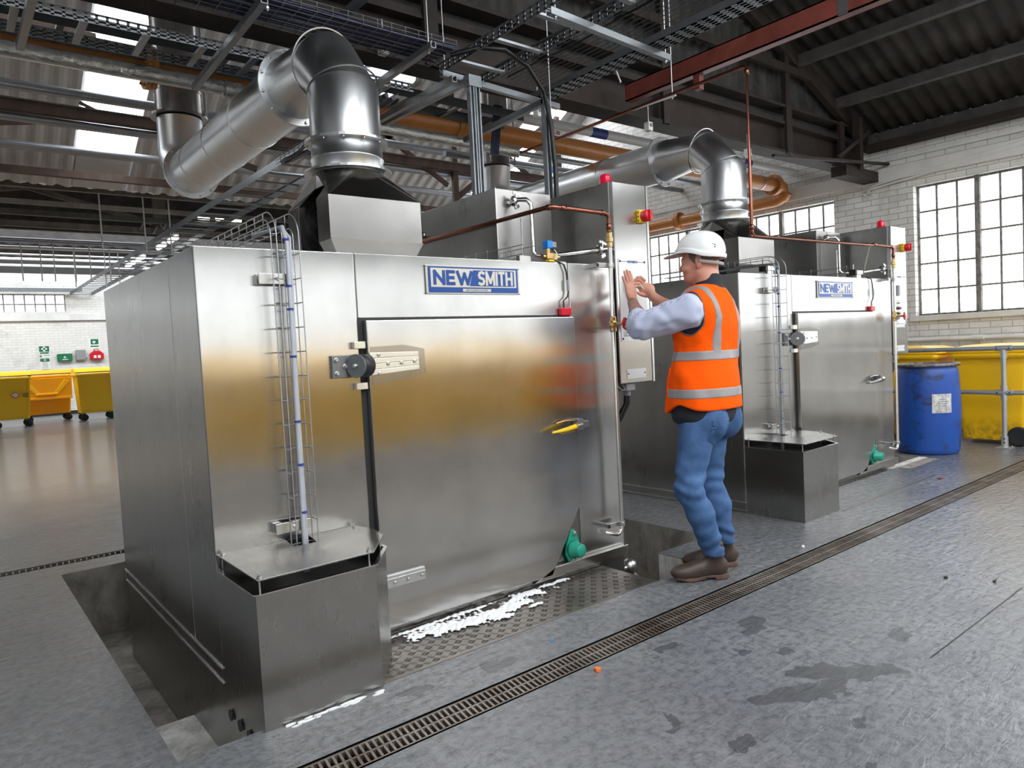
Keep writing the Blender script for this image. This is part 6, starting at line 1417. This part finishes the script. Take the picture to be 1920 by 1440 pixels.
# jeans
def jeans_mat():
    m = mat('washed_blue_denim', (.05, .13, .32), .8); b = BS(m); v = coords(m)
    c = mixc(m, ramp(m, noise(m, v, 7, 6, .65), [(.35, 0.0), (.68, 1.0)]), (.020, .060, .165), (.065, .160, .35)); c = mixc(m, math_(m, 'MULTIPLY', noise(m, coords(m, (1, 1, .5)), 160, 2), .35), c, (.015, .04, .11))
    Lk(m, c, b.inputs['Base Color']); Lk(m, bump(m, noise(m, v, 24, 5, .6), .25, .006), b.inputs['Normal']); return m
hipL, knL, anL = V(3.165, 2.362, .845), V(3.052, 2.352, .500), V(3.170, 2.285, .125)
hipR, knR_, anR = V(3.355, 2.425, .835), V(3.322, 2.415, .490), V(3.385, 2.372, .125)
def jeans(P_):
    A = (FW_, LF_, UP_); d = ell(P_, V(3.262, 2.375, .875), (.142, .185, .125), A)
    for k, (h_, k_, a_) in enumerate(((hipL, knL, anL), (hipR, knR_, anR))):
        e = cone(P_, h_, k_, .100, .072); e = smin(e, cone(P_, k_, k_ + (a_ - k_) * .35 - FW_ * .012, .071, .070), .03); e = smin(e, cone(P_, k_ + (a_ - k_) * .35 - FW_ * .012, a_, .070, .054), .03)
        z = P_[..., 2]
        aa = P_[..., 0] * 9 - P_[..., 1] * 14; w_ = .0036 * (np.sin(z * 88 + 3.2 * np.sin(aa + k * 2) + k) + .7 * np.sin(z * 47 - aa * 2.1 + 2 * np.sin(aa * 1.7))) * (np.exp(-((z - .52) / .08) ** 2) + 1.3 * np.exp(-((z - .20) / .06) ** 2) + .22)
        e = e - w_; d = smin(d, e, .022 if k == 0 else .012)
    gl = ell(P_, V(3.262, 2.375, .86) - FW_ * .060 + LF_ * .085, (.10, .09, .115), A); d = smin(d, gl, .03); d = smin(d, ell(P_, V(3.262, 2.375, .86) - FW_ * .060 - LF_ * .085, (.10, .09, .115), A), .03)
    d = d - folds(P_, 21, 26, .0035, (1, 1, 1)); return smax(smax(d, P_[..., 2] - .93, .01), 0.140 - P_[..., 2] + .12 * ((P_ - anL) @ FW_), .005)
JM = jeans_mat()
jo = sdf_mesh('jeans', (2.94, 2.12, .08), (3.56, 2.62, .96), .0055, jeans, JM, man, 2)
def hip_pocket(P_):
    q = P_ - (V(3.262, 2.375, .80) + LF_ * .098 - FW_ * .1); s_ = q @ LF_; z = q[..., 2]; d = smax(jeans(P_) - .003, -(jeans(P_) + .003), .001); d = smax(d, np.abs(s_) - .062, .003); d = smax(d, np.abs(z) - .075, .003); d = smax(d, (P_ - V(3.262, 2.375, 0)) @ FW_ + .03, .003)
    return smax(d, -(z + .075 - .5 * np.abs(s_)) + .0, .003)
sdf_mesh('hip_pocket', (2.98, 2.12, .70), (3.40, 2.45, .90), .005, hip_pocket, JM, man, 1)

# boots
def leather():
    m = mat('brown_boot_leather', (.07, .04, .028), .5); b = BS(m); v = coords(m)
    Lk(m, mixc(m, noise(m, v, 12, 5, .7), (.022, .014, .011), (.070, .044, .033)), b.inputs['Base Color']); Lk(m, bump(m, noise(m, v, 60, 4), .25, .003), b.inputs['Normal']); return m
BOOT, SOLE = leather(), rusty('worn_boot_sole', (.055, .032, .024), (.16, .085, .06), 20, .7)
def boot(heel, toe, an, seed):
    d_ = nrm(toe - heel); l_ = np.cross(UP_, d_); L = np.linalg.norm(toe - heel); z0 = heel[2]; A = (d_, l_, UP_)
    def B(f, l, u): return heel + d_ * f * L + l_ * l + UP_ * u
    def up(P_):
        d = ell(P_, B(.74, 0, .050), (.096, .050, .044), A); d = smin(d, cone(P_, B(.18, 0, .062), B(.60, 0, .060), .040, .042), .025); d = smin(d, ell(P_, B(.15, 0, .065), (.050, .039, .048), A), .02)
        d = smin(d, cone(P_, B(.24, 0, .09), an + UP_ * .065, .044, .044), .03); d = smin(d, cone(P_, B(.5, 0, .075), B(.28, 0, .13), .036, .036), .03); d = d - folds(P_, seed, 45, .0018)
        return smax(smax(d, (z0 + .024) - P_[..., 2], .004), P_[..., 2] - (an[2] + .09), .004)
    def so(P_):
        q = P_ - heel; x, y, z = q @ d_ / L, q @ l_, q[..., 2]; wd = .034 + .014 * np.sin(np.clip(x, 0, 1) * PI * .95 + .2) ** 2 * (x > .45) - .006 * np.exp(-((x - .42) / .12) ** 2); outl = np.maximum(np.abs(y) - wd, np.maximum(-.03 - x, x - 1.03) * L)
        outl = np.maximum(outl, np.hypot(np.maximum(0, x - .82) * L * .9, y) - .047); outl = np.maximum(outl, np.hypot(np.minimum(0, x - .12) * L, y) - .037)
        hl = np.where(x < .27, .0, .013 + .006 * np.clip((x - .27) * 3, 0, 1) * (x > .9) - .012 * np.exp(-((x - .68) / .16) ** 2))
        return smax(smax(outl, z - .030, .003), hl - z, .002)
    c = (heel + toe) / 2; o = sdf_mesh('boot', c - V(.24, .24, .06), V(c[0] + .24, c[1] + .24, an[2] + .12), .0045, up, BOOT, man, 1)
    s_ = sdf_mesh('boot_sole', c - V(.24, .24, .06), c + V(.24, .24, .06), .0040, so, SOLE, man, 1)
    return o
boot(V(3.248, 2.262, 0), V(2.990, 2.425, 0), anL + V(0, 0, .0), 31)
boot(V(3.460, 2.345, 0), V(3.215, 2.520, 0), anR + V(0, 0, .0), 32)
# white slip of paper pinched in his right hand
sl_ = MB().bar((3.300, 2.846, 1.630), (3.328, 2.85, 1.612), .022, .004).build('paper_slip', M['white_paint']); tag(sl_, 'small folded white slip pinched between the man\'s fingers', 'paper')
